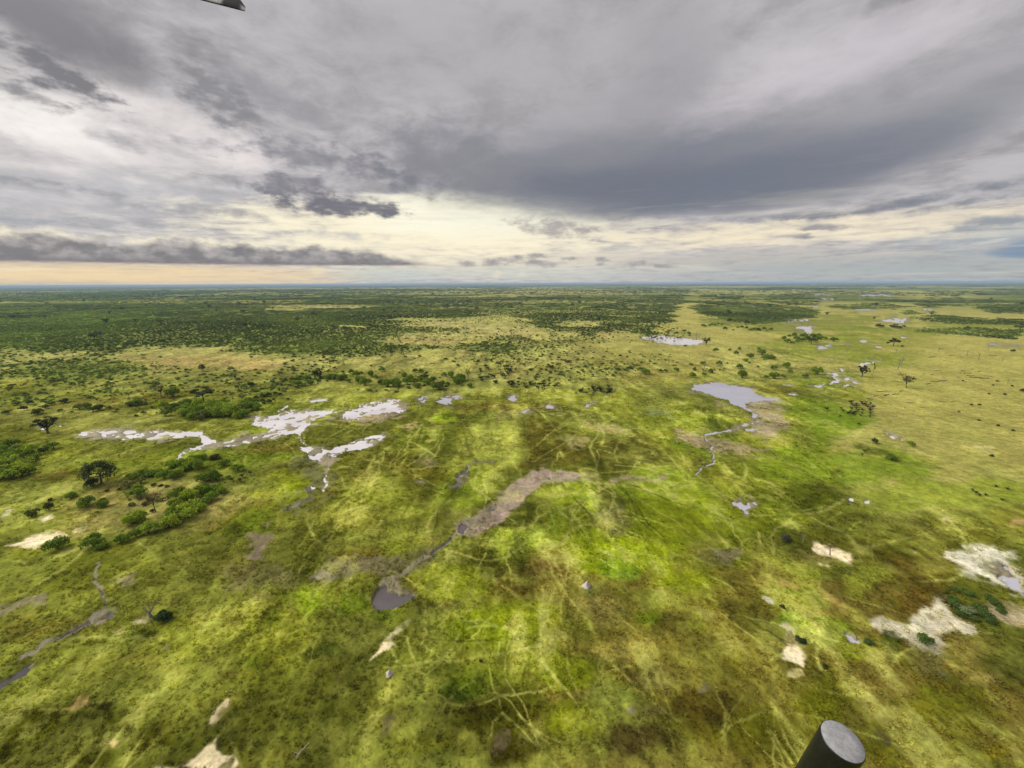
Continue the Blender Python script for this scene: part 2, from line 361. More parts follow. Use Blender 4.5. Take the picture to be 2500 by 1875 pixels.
# each pool: (outlines, streams [(points, width)], rim, broken-up edge 0..1)
POOLS = [
 dict(k='w1', polys=[T(1, [(525,1125),(560,1080),(700,1075),(850,1070),(920,1090),(1010,1085),(1130,1095),(1200,1080),(1310,1085),(1300,1108),(1360,1122),(1420,1150),(1530,1138),(1640,1128),(1710,1095),(1735,1068),(1660,1042),(1610,1010),(1650,992),(1710,1008),(1800,972),(1860,960),(2000,950),(2110,942),(2180,960),(2120,985),(2040,1010),(1990,1050),(1950,1080),(1920,1104),(1850,1104),(1750,1130),(1640,1152),(1500,1182),(1370,1182),(1300,1196),(1240,1212),(1180,1232),(1190,1192),(1240,1180),(1310,1160),(1300,1130),(1230,1112),(1150,1130),(1000,1135),(900,1125),(780,1142),(650,1130)])],
      lines=[(T(1, [(1800,965),(1830,935),(1880,915)]), 2.2), (T(1, [(1920,1100),(1960,1140),(1985,1180)]), 2.2), (T(1, [(1190,1200),(1150,1255)]), 3.0)], frag=0.55),
 dict(k='w1b', polys=[T(2, [(-40,985),(60,945),(200,905),(330,882),(400,866),(412,880),(345,912),(425,932),(350,975),(240,990),(130,1000),(20,1000)])], lines=[], frag=1.15),
 dict(k='w1c', polys=[T(2, [(505,872),(570,848),(590,868),(530,902)]), T(2, [(605,892),(640,870),(700,855),(790,860),(782,876),(705,892),(692,912),(640,918)])], lines=[], frag=0.5),
 dict(k='w2', polys=[T(2, [(-60,1190),(60,1160),(130,1140),(190,1113),(292,1104),(270,1132),(190,1182),(100,1212),(0,1235),(-40,1250),(-70,1225)]),
      T(1, [(1945,1190),(1990,1178),(2060,1208),(2110,1198),(2150,1180),(2160,1240),(2130,1275),(2115,1320),(2085,1300),(2060,1280),(1990,1240)])],
      lines=[(T(1, [(2120,1290),(2110,1330),(2092,1380),(2112,1440),(2090,1465)]), 3.5)], frag=0.65),
 dict(k='w2b', polys=[T(1, [(1935,1445),(1990,1420),(2045,1455),(1990,1470)]), T(1, [(1950,1525),(2000,1505),(2040,1520),(1980,1535)]), T(1, [(1860,1570),(1910,1545),(1960,1550),(1900,1575)])], lines=[], frag=1.0),
 dict(k='w3', polys=[T(3, [(62,800),(90,786),(150,780),(250,774),(340,788),(430,808),(470,828),(500,848),(540,866),(610,868),(640,884),(560,890),(480,892),(435,912),(400,922),(350,912),(280,882),(220,857),(130,827),(65,816)])],
      lines=[(T(3, [(400,915),(440,950),(465,985),(468,1010),(420,1040),(370,1065),(310,1086)]), 5.5), (T(3, [(310,1086),(250,1100),(190,1110),(200,1150),(230,1180),(200,1220),(192,1285),(150,1300),(100,1340)]), 2.6)], frag=0.25),
 dict(k='w3b', polys=[T(3, [(425,1045),(500,1050),(505,1100),(450,1085)])], lines=[], frag=1.2),
 dict(k='w4', polys=[T(3, [(950,712),(1010,716),(1030,728),(1000,738),(1030,765),(1035,775),(985,776),(1010,760),(985,735)]), T(3, [(1075,742),(1105,755),(1135,776),(1085,774)]), T(3, [(1030,680),(1052,690),(1050,712),(1035,705)])],
      lines=[(T(3, [(640,784),(720,795)]), 2.2), (T(3, [(820,796),(900,793),(990,775)]), 1.6), (T(3, [(1040,796),(1100,785)]), 2.2), (T(3, [(690,845),(745,850)]), 2.0)], frag=0.2),
 dict(k='w4b', polys=[T(3, [(1120,660),(1190,644),(1240,640),(1290,630),(1230,650),(1170,662)])], lines=[], frag=0.2),
 dict(k='w5', polys=[T(3, [(740,422),(780,414),(870,414),(835,432),(850,446),(805,446),(785,432)]), T(3, [(805,450),(850,448),(845,458),(805,458)])], lines=[], frag=0.2),
 dict(k='w6', polys=[T(3, [(888,548),(912,538),(950,552),(925,560),(900,560)]), T(3, [(940,534),(975,526),(970,536),(945,540)])], lines=[], frag=0.2),
 dict(k='w7', polys=[T(3, [(672,384),(740,366),(755,372),(720,388)]), T(3, [(760,374),(830,366),(828,376),(770,378)])], lines=[], frag=0.1),
 dict(k='w8', polys=[T(3, [(1300,374),(1360,370),(1445,384),(1440,390),(1340,386)]), T(3, [(1372,362),(1458,364),(1455,372),(1385,371)])], lines=[], frag=0.1),
 dict(k='w9', polys=[T(3, [(1158,503),(1195,502),(1212,516),(1180,514)])], lines=[(T(3, [(1062,526),(1110,529)]), 2.0), (T(3, [(1262,546),(1288,543)]), 2.0), (T(3, [(1436,482),(1484,483)]), 1.8)], frag=0.0),
 dict(k='w10', polys=[T(3, [(1150,205),(1260,203),(1360,208),(1350,218),(1180,216)])], lines=[(T(3, [(850,208),(968,211)]), 1.8), (T(3, [(868,238),(985,241)]), 2.4)], frag=0.0),
 dict(k='w11', polys=[T(3, [(455,284),(530,286),(525,293),(465,292)])], lines=[(T(3, [(855,286),(892,288)]), 2.0), (T(3, [(1130,308),(1250,309)]), 1.8)], frag=0.0),
 dict(k='w12', polys=[T(3, [(1568,298),(1620,297),(1628,306),(1575,307)])], lines=[], frag=0.0),
 dict(k='w13', polys=[], lines=[(T(3, [(1990,527),(2050,532)]), 2.6), (T(3, [(2080,534),(2205,539)]), 2.2)], frag=0.3),
 dict(k='w14', polys=[T(2, [(1930,486),(1985,474),(2060,474),(2212,486),(2260,498),(2330,500),(2338,512),(2300,526),(2212,528),(2120,528),(2040,515),(2010,500)])], lines=[], frag=0.15),
 dict(k='w15', polys=[T(2, [(1072,876),(1110,862),(1148,872),(1112,886)]), T(2, [(1165,956),(1215,938),(1235,940),(1195,958)]), T(2, [(1565,936),(1600,915),(1642,908),(1615,938)]), T(2, [(1318,922),(1350,915),(1385,935),(1345,938)])], lines=[], frag=0.2),
 dict(k='w16', polys=[T(3, [(310,1562),(340,1532),(395,1522),(435,1552),(485,1524),(502,1548),(445,1592),(432,1622),(400,1616),(378,1582)])], lines=[], frag=0.8),
 dict(k='w17', polys=[T(2, [(730,1432),(742,1385),(775,1348),(798,1345),(790,1380),(760,1430)])], lines=[(T(2, [(775,1350),(840,1303),(915,1277),(975,1288)]), 2.6)], frag=0.9),
 dict(k='w18', polys=[T(2, [(838,1659),(905,1612),(985,1560),(1020,1548),(990,1600),(930,1650)]), T(5, [(735,165),(785,92),(850,55),(880,70),(840,110),(800,150)]), T(2, [(1290,1395),(1330,1378),(1400,1385),(1370,1408)])], lines=[], frag=0.7),
 dict(k='w19', polys=[T(5, [(212,612),(250,520),(300,455),(345,472),(400,520),(470,512),(492,560),(405,612),(270,672)])], lines=[(T(5, [(300,455),(420,385),(540,300),(640,230),(730,170)]), 4.0)], frag=0.9),
 dict(k='w20', polys=[T(4, [(610,692),(680,660),(782,634),(705,672),(622,716)]), T(4, [(-20,1090),(60,1030),(200,958),(140,1055),(60,1110),(-20,1165)])], lines=[(T(4, [(620,700),(540,745),(400,822),(285,850),(205,920),(110,965)]), 4.0), (T(4, [(622,350),(640,450),(660,540),(672,640)]), 3.0)], frag=0.7),
 dict(k='w21', polys=[T(4, [(2010,432),(2080,396),(2150,415),(2105,437)])], lines=[], frag=0.5),
 dict(k='w22', polys=[T(6, [(2030,330),(2100,330),(2230,460),(2230,550),(2120,490),(2020,400)]), T(6, [(1060,792),(1110,800),(1135,830),(1085,825)])], lines=[], frag=0.95),
 dict(k='w23', polys=[T(3, [(1318,1112),(1345,1106),(1365,1122),(1330,1122)]), T(3, [(1365,1126),(1400,1128),(1398,1138),(1370,1136)])], lines=[], frag=0.0),
 dict(k='w24', polys=[T(3, [(1088,1516),(1120,1520),(1150,1542),(1115,1542)]), T(3, [(1190,1532),(1240,1530),(1238,1548),(1200,1546)])], lines=[], frag=0.2),
 dict(k='w25', polys=[T(1, [(240,1066),(285,1056),(300,1064),(262,1070)]), T(1, [(395,1036),(420,1033),(415,1046)]), T(1, [(350,1048),(378,1045),(372,1056)]), T(1, [(450,1056),(462,1052),(460,1066)])], lines=[(T(1, [(2010,888),(2060,882),(2085,886)]), 2.6)], frag=0.0),
]

# ------------------------------------------------------------------ ground grid: fine where the view is, out to the horizon
th_f = np.radians(np.linspace(-64, 64, 1090))
th_c = np.radians(np.concatenate([np.linspace(67, 293, 56)]))
TH = np.concatenate([th_f, th_c])
phi_b = math.radians(61.0); phi_t = math.atan(CAM_H / 4200.0)
tt = np.linspace(math.tan(phi_b - PITCH), math.tan(phi_t - PITCH), 600)
rr = CAM_H / np.tan(np.arctan(tt) + PITCH)
far = np.geomspace(rr[-1], 60000.0, 46)[1:]
RR = np.concatenate([[0.6, 6, 13, 20, 27], rr, far])
NT, NR = len(TH), len(RR)
gx = (RR[:, None] * np.sin(TH)[None, :]).ravel()
gy = (RR[:, None] * np.cos(TH)[None, :]).ravel()
gr = np.repeat(RR, NT)

def soft_poly(u, v, pts, edge):
    a = np.array(pts); m = (u > a[:, 0].min() - edge) & (u < a[:, 0].max() + edge) & (v > a[:, 1].min() - edge) & (v < a[:, 1].max() + edge)
    f = np.zeros(len(u)); f[m] = sstep(poly_sd(u[m], v[m], pts), -edge, edge); return f
def soft_ell(u, v, cu, cv, ru, rv): return sstep(1.25 - np.hypot((u - cu) / ru, (v - cv) / rv), 0, 0.5)
def t3v(pts): return [(p[0] / VS, p[1] / VS) for p in T(3, pts)]
def scrub_density(x, y):
    r = np.hypot(x, y); am = np.minimum(0.05 * r, 14.0)
    u, v, ok = project(x + am * fbm(x, y, 60.0, 4, 31), y + 1.6 * am * fbm(x, y, 60.0, 4, 32))
    u = u / VS; v = v / VS
    n60 = fbm(x, y, 70.0, 4, 33); n300 = fbm(x, y, 420.0, 4, 34)
    d = np.zeros(len(x))
    A = [(-400,625),(-400,745),(0,752),(200,768),(330,752),(480,748),(600,768),(760,774),(900,764),(960,750),(1060,765),(1130,768),(1180,742),(1300,742),(1400,722),(1445,690),(1480,640),(1490,622)]
    d = np.maximum(d, soft_poly(u, v, A, 7.0) * np.clip(0.95 + 0.25 * n60, 0, 1))
    right = sstep(u, 700, 1050)
    d = d * (1 - right * 0.62 * sstep(n60 + 0.6 * n300, 0.02, 0.35))
    for e in ((1000,702,140,9),(960,731,115,13),(1090,716,75,17),(690,662,120,4),(900,690,70,5),(1180,725,70,12),(1320,728,70,10),(1060,690,90,7),(1050,640,150,4),(1250,700,60,6),(620,668,60,3),(760,705,40,3)):
        d = d * (1 - 0.9 * soft_ell(u, v, *e))
    B = [(-300,745),(200,768),(480,772),(760,775),(1100,765),(1100,800),(1000,832),(650,832),(560,868),(300,885),(-300,900)]
    b = soft_poly(u, v, B, 8.0) * np.clip(0.30 + 0.55 * n60, 0.03, 0.8)
    b = np.maximum(b, soft_poly(u, v, B, 8.0) * soft_ell(u, v, 200, 835, 380, 48) * np.clip(0.55 + 0.6 * n60, 0.06, 0.9))
    for e in ((440,783,110,11),(330,775,90,9),(550,785,50,11)): b = b * (1 - 0.85 * soft_ell(u, v, *e))
    d = np.maximum(d, b)
    C_ = [(1100,745),(1480,700),(1500,775),(1300,825),(1100,830)]
    d = np.maximum(d, soft_poly(u, v, C_, 12.0) * np.clip(0.10 + 0.35 * n60, 0.015, 0.5))
    for pts in (t3v([(60,290),(200,252),(500,262),(850,305),(850,345),(700,385),(450,395),(300,372),(120,322)]),):
        d = np.maximum(d, soft_poly(u, v, pts, 4.0) * np.clip(1.0 + 0.5 * n60, 0, 1))
    for pts in ([(1500,350),(1800,335),(1830,360),(2300,372),(2300,396),(1700,392),(1550,372)], [(1540,432),(1900,422),(2300,440),(2300,508),(1900,478),(1600,450)], [(1880,280),(2300,268),(2300,330),(2000,326)], [(960,280),(1300,262),(1500,288),(1350,300),(1000,296)], [(600,248),(920,252),(880,275),(640,272)], [(1540,268),(1860,276),(1600,296)], [(560,205),(900,190),(820,225),(600,232)], [(1560,185),(1850,195),(1800,240),(1580,235)], [(100,205),(420,200),(380,240),(160,245)], [(1380,320),(1480,310),(1500,330),(1390,335)]):
        d = np.maximum(d, soft_poly(u, v, t3v(pts), 3.0) * np.clip(0.8 + 0.6 * n60, 0, 1))
    d = np.where(v < 655, np.maximum(d * (0.3 + 0.7 * (n300 + 0.4 * n60 > -0.15)), 0.75 * sstep(n300 + 0.4 * n60, 0.0, 0.3)), d)
    return np.where(ok, d, 0.0), u, v


class Land:
    """colour of the ground cover, wetness and pool depth at any set of ground points"""
    def __init__(s, x, y):
        r = np.hypot(x, y)
        s.x, s.y, s.r = x, y, r
        s.n40 = fbm(x, y, 42.0, 5, 1); s.n9 = fbm(x, y, 9.0, 4, 2); s.n2 = fbm(x, y, 2.4, 3, 3)
        s.n45 = fbm(x, y, 4.5, 3, 8); s.n200 = fbm(x, y, 260.0, 5, 4); s.n900 = fbm(x, y, 1300.0, 5, 5)
        am = np.minimum(0.05 * r, 9.0)
        wx = x + am * (0.8 * fbm(x, y, 38.0, 5, 11) + 0.35 * s.n9)
        wy = y + am * (0.8 * fbm(x, y, 38.0, 5, 12) + 0.35 * fbm(x, y, 9.0, 3, 13))
        s.u, s.v, ok = project(wx, wy)
        s.u = np.where(ok, s.u, 1e6); s.v = np.where(ok, s.v, 1e6)
        am2 = np.minimum(0.010 * r, 2.2)
        s.pu, s.pv, ok = project(x + am2 * (fbm(x, y, 7.0, 4, 14)), y + am2 * (fbm(x, y, 7.0, 4, 15)))
        s.pu = np.where(ok, s.pu, 1e6); s.pv = np.where(ok, s.pv, 1e6)
        am3 = np.minimum(0.016 * r, 3.0)
        s.tu, s.tv, ok = project(x + am3 * fbm(x, y, 14.0, 4, 16), y + am3 * fbm(x, y, 14.0, 4, 17))
        s.tu = np.where(ok, s.tu, 1e6); s.tv = np.where(ok, s.tv, 1e6)
        s.col = np.zeros((len(x), 3)); s.wet = np.zeros(len(x)); s.pool = np.zeros(len(x)); s.bare = np.zeros(len(x))
    def fill(s, rgb, f): s.col += (lin(rgb)[None, :] - s.col) * np.clip(f, 0, 1)[:, None]
    def ell(s, u, v, ru, rv, rgb, op=0.92, rot=0.0, soft=0.5, k=0.5):
        if rgb[1] > rgb[0]: rgb = (rgb[0] + 0.2 * (rgb[1] - rgb[0]), rgb[1], rgb[2])
        m_ = 112.0; rgb = tuple(np.clip(q + 0.14 * (sum(rgb[:2]) / 2 - m_) - 5, 8, 250) for q in rgb)
        u, v, ru, rv = u * VS, v * VS, ru * VS, rv * VS
        R = max(ru, rv) * 1.5
        m = (np.abs(s.u - u) < R) & (np.abs(s.v - v) < R)
        if not m.any(): return
        a = math.radians(rot); du, dv = s.u[m] - u, s.v[m] - v
        e = np.hypot((du * math.cos(a) + dv * math.sin(a)) / ru, (-du * math.sin(a) + dv * math.cos(a)) / rv)
        f = np.zeros(len(s.x)); f[m] = op * sstep(1 - e + k * s.n40[m] + 0.25 * s.n9[m], 0.0, soft)
        s.fill(rgb, f)
    def near(s, pts, pad):
        a = np.array(pts); lo = a.min(0) - pad; hi = a.max(0) + pad
        return (s.pu > lo[0]) & (s.pu < hi[0]) & (s.pv > lo[1]) & (s.pv < hi[1])
    def poly(s, pts, edge, noise=0.0, warped=False):
        U, Vv = (s.u, s.v) if warped else (s.pu, s.pv)
        m = s.near(pts, 60 if warped else 30)
        f = np.zeros(len(s.x))
        if m.any():
            sd = poly_sd(U[m], Vv[m], pts)
            f[m] = sstep(sd + noise * edge * (s.n9[m] + 0.8 * s.n2[m]), -edge, edge)
        return f
    def line(s, pts, w, soft=1.0, noise=0.0, tr=False):
        m = s.near(pts, 20 + w)
        f = np.zeros(len(s.x))
        if m.any():
            d = seg_dist(s.tu[m], s.tv[m], pts) if tr else seg_dist(s.pu[m], s.pv[m], pts)
            f[m] = sstep(w * (1 + noise * s.n9[m]) - d, -soft * w * 0.5, soft * w * 0.5)
        return f
    def paint(s):
        u, v = s.u / VS, s.v / VS               # in view pixels
        x, y, r = s.x, s.y, s.r
        # broad covers
        s.col[:] = lin((116, 122, 52))
        s.fill((104, 112, 40), sstep(s.n40, -0.1, 0.5) * 0.7)
        s.fill((134, 138, 58), sstep(-s.n40 + 0.3 * s.n9, 0.0, 0.6) * 0.6)
        farm = sstep(900.0 - v, 20.0, 130.0)    # savanna beyond the marsh
        s.fill((158, 153, 96), farm * 0.92)
        s.fill((136, 144, 80), farm * sstep(s.n200, 0.0, 0.5) * 0.5)
        # open plain on the right, dry grass
        plain = s.poly(Vp([(1250,745),(1400,770),(1500,790),(1560,760),(1700,745),(1790,790),(1850,800),(1880,850),(1790,880),(1740,900),(1790,960),(1840,990),(1790,1030),(1830,1085),(1960,1120),(2212,1105),(2600,1150),(2600,690),(2100,682),(1800,665),(1560,640),(1480,645),(1420,690),(1390,735)]), 22 * VS, 0.5, True)
        s.fill((158, 151, 89), plain * 0.95)
        s.fill((140, 142, 72), plain * sstep(s.n40, 0.0, 0.7) * 0.55)
        s.fill((164, 156, 98), plain * sstep(-s.n200, 0.0, 0.6) * 0.6)
        marsh = (1 - farm) * (1 - plain)
        f70 = fbm(x, y, 74.0, 5, 21, 0.58); f50 = fbm(x, y, 52.0, 5, 22, 0.58); f60 = fbm(x, y, 60.0, 5, 23, 0.6)
        s.fill((92, 94, 32), marsh * sstep(f70 + 0.25 * s.n9, 0.05, 0.30) * 0.75)
        s.fill((142, 146, 50), marsh * sstep(f50 + 0.2 * s.n9, 0.18, 0.42) * 0.75)
        s.fill((112, 96, 46), marsh * sstep(f60 + 0.2 * s.n9, 0.32, 0.52) * 0.65)
        for e in LAND_ELL: s.ell(*e)
        s.fill((84, 88, 28), marsh * sstep(fbm(x, y, 26.0, 5, 24, 0.62) + 0.2 * s.n2, 0.22, 0.48) * 0.42)
        s.fill((156, 158, 76), marsh * sstep(fbm(x, y, 22.0, 5, 25, 0.62) + 0.2 * s.n2, 0.26, 0.52) * 0.34)
        # bushland floor
        dn, _u, _v = scrub_density(x, y)
        s.fill((90, 106, 50), np.clip(dn * 1.1 - 0.15, 0, 1) * 0.92)
        # distant bands of wood and open grass
        fd = sstep(r, 900.0, 2200.0)
        s.fill((78, 94, 48), fd * sstep(s.n900 + 0.5 * s.n200, -0.35, 0.15) * 0.85 * (1 - plain * 0.6))
        s.fill((150, 146, 92), fd * sstep(-s.n900 + 0.6 * s.n200, 0.25, 0.6) * 0.8)
        s.fill((64, 80, 54), sstep(r, 5000.0, 14000.0) * 0.7)
        # fine growth: greener and browner flecks
        nearf = 1 - sstep(r, 150, 700)
        s.fill((92, 96, 26), nearf * sstep(s.n9 + 0.4 * s.n2, 0.25, 0.9) * 0.45 * (1 - plain))
        s.fill((150, 152, 70), nearf * sstep(-s.n9 + 0.5 * s.n2, 0.3, 0.9) * 0.35)
        # a web of small winding game paths
        rid = np.abs(fbm(x, y, 34.0, 3, 26)); rid2 = np.abs(fbm(x, y, 21.0, 3, 27))
        web = np.maximum(sstep(rid, 0.045, 0.0), 0.7 * sstep(rid2, 0.05, 0.0)) * marsh * sstep(s.n40 + 0.3, 0.0, 0.5) * nearf
        s.fill((166, 164, 92), web * 0.6); s.trail = web * 0.5
        # trodden paths
        for pts, w, rgb, op in TRAILS:
            f = s.line(pts, w * 0.95, 2.0, 0.9, True) * np.clip(0.62 + 0.7 * s.n9 + 0.5 * s.n40, 0.1, 1); s.fill(rgb, f * op * 1.3); s.trail = np.maximum(s.trail, f)
        m_ = np.nonzero((r < 300) & (marsh > 0.3))[0]
        if len(m_):
            xx, yy = x[m_] + 0.9 * fbm(x[m_], y[m_], 9.0, 3, 61), y[m_] + 0.9 * fbm(x[m_], y[m_], 9.0, 3, 62)
            ft = np.zeros(len(m_)); fk = np.zeros(len(m_))
            for pts, w, dk in WILD:
                a = np.array(pts); k = (xx > a[:, 0].min() - 2) & (xx < a[:, 0].max() + 2) & (yy > a[:, 1].min() - 2) & (yy < a[:, 1].max() + 2)
                if not k.any(): continue
                f = sstep(w - seg_dist(xx[k], yy[k], pts), -w * 0.6, w * 0.6)
                if dk: fk[k] = np.maximum(fk[k], f)
                else: ft[k] = np.maximum(ft[k], f)
            md = np.clip(0.65 + 0.8 * s.n9[m_] + 0.4 * s.n40[m_], 0.1, 1)
            f = np.zeros(len(x)); f[m_] = ft * md; s.fill((168, 168, 94), f * 0.6); s.trail = np.maximum(s.trail, f)
            f = np.zeros(len(x)); f[m_] = fk * md; s.fill((62, 66, 20), f * 0.6); s.trail = np.maximum(s.trail, f * 0.6)
        # mud, sand
        for pts, edge, rgb, op, wet in MUD:
            f = s.poly(pts, edge * 1.5, 1.7) * op
            hole = sstep(0.7 * s.n9 + 0.5 * s.n2 + 0.3 * s.n40, 0.35, 0.7)
            f = f * (1 - (0.30 if wet >= 0.55 else 0.6) * hole)
            s.fill(rgb, f); s.wet = np.maximum(s.wet, f * wet)
        for pts, edge, rgb, op in SAND:
            f = s.poly(pts, edge * 1.9, 2.2) * op
            hole = sstep(0.6 * s.n9 + 0.8 * s.n2, 0.30, 0.75)
            f = f * (1 - 0.72 * hole)
            s.fill(rgb, f); s.bare = np.maximum(s.bare, f)
        # pools, with muddy rims and dark wet grass round them
        for p in POOLS:
            f = np.zeros(len(x)); g = np.zeros(len(x)); h = np.zeros(len(x))
            br = p['frag'] * sstep(s.n9 * 0.65 + 0.65 * s.n2 + 0.5 * s.n45, 0.02, 0.45); inn = np.zeros(len(x))
            for q in p['polys']:
                f = np.maximum(f, s.poly(q, 1.6, 0.7 + 4.2 * p['frag'])); g = np.maximum(g, s.poly(q, 6.0, 1.6)); h = np.maximum(h, s.poly(q, 16.0, 0.9))
                inn = np.maximum(inn, sstep(s.poly(q, 9.0, 0.8), 0.55, 1.0))
            for q, w in p['lines']:
                f = np.maximum(f, s.line(q, w * 0.62, 0.8, 0.5)); g = np.maximum(g, s.line(q, w * 1.1, 1.0, 0.5)); h = np.maximum(h, s.line(q, w * 2.2, 1.2, 0.5) * 0.7)
            cut = np.clip(1 - 3.0 * br * (1 - 0.45 * inn), 0, 1)
            s.fill((84, 92, 32), h * 0.55)
            s.fill((150, 138, 120) if p['k'] in PALE_W else (128, 116, 98), g * 0.8); s.wet = np.maximum(s.wet, g * 0.7)
            s.pool = np.maximum(s.pool, f * cut)
        # tussocky growth, drawn out along the lie of the marsh
        nA = fbm(x, y, 6.5, 4, 51, 0.6); nB = fbm(x, y, 17.0, 4, 52, 0.6); nC = fbm(x, y * 0.17, 5.0, 4, 53, 0.6)
        kk = (1 - sstep(r, 350, 1100)) * (1 - 0.7 * plain) * (1 - np.clip(s.bare + s.wet * 0.7, 0, 1))
        s.col *= np.exp(kk * (0.30 * nA + 0.30 * nB + 0.42 * nC))[:, None]
        hi_ = kk * sstep(0.5 * nA + 0.5 * nB + 0.7 * nC, 0.30, 0.85)
        s.fill((172, 172, 98), hi_ * 0.62)
        s.col *= (1 - 0.03 * (1 - sstep(r, 90, 260)))[:, None]
        s.plain = plain
        return s

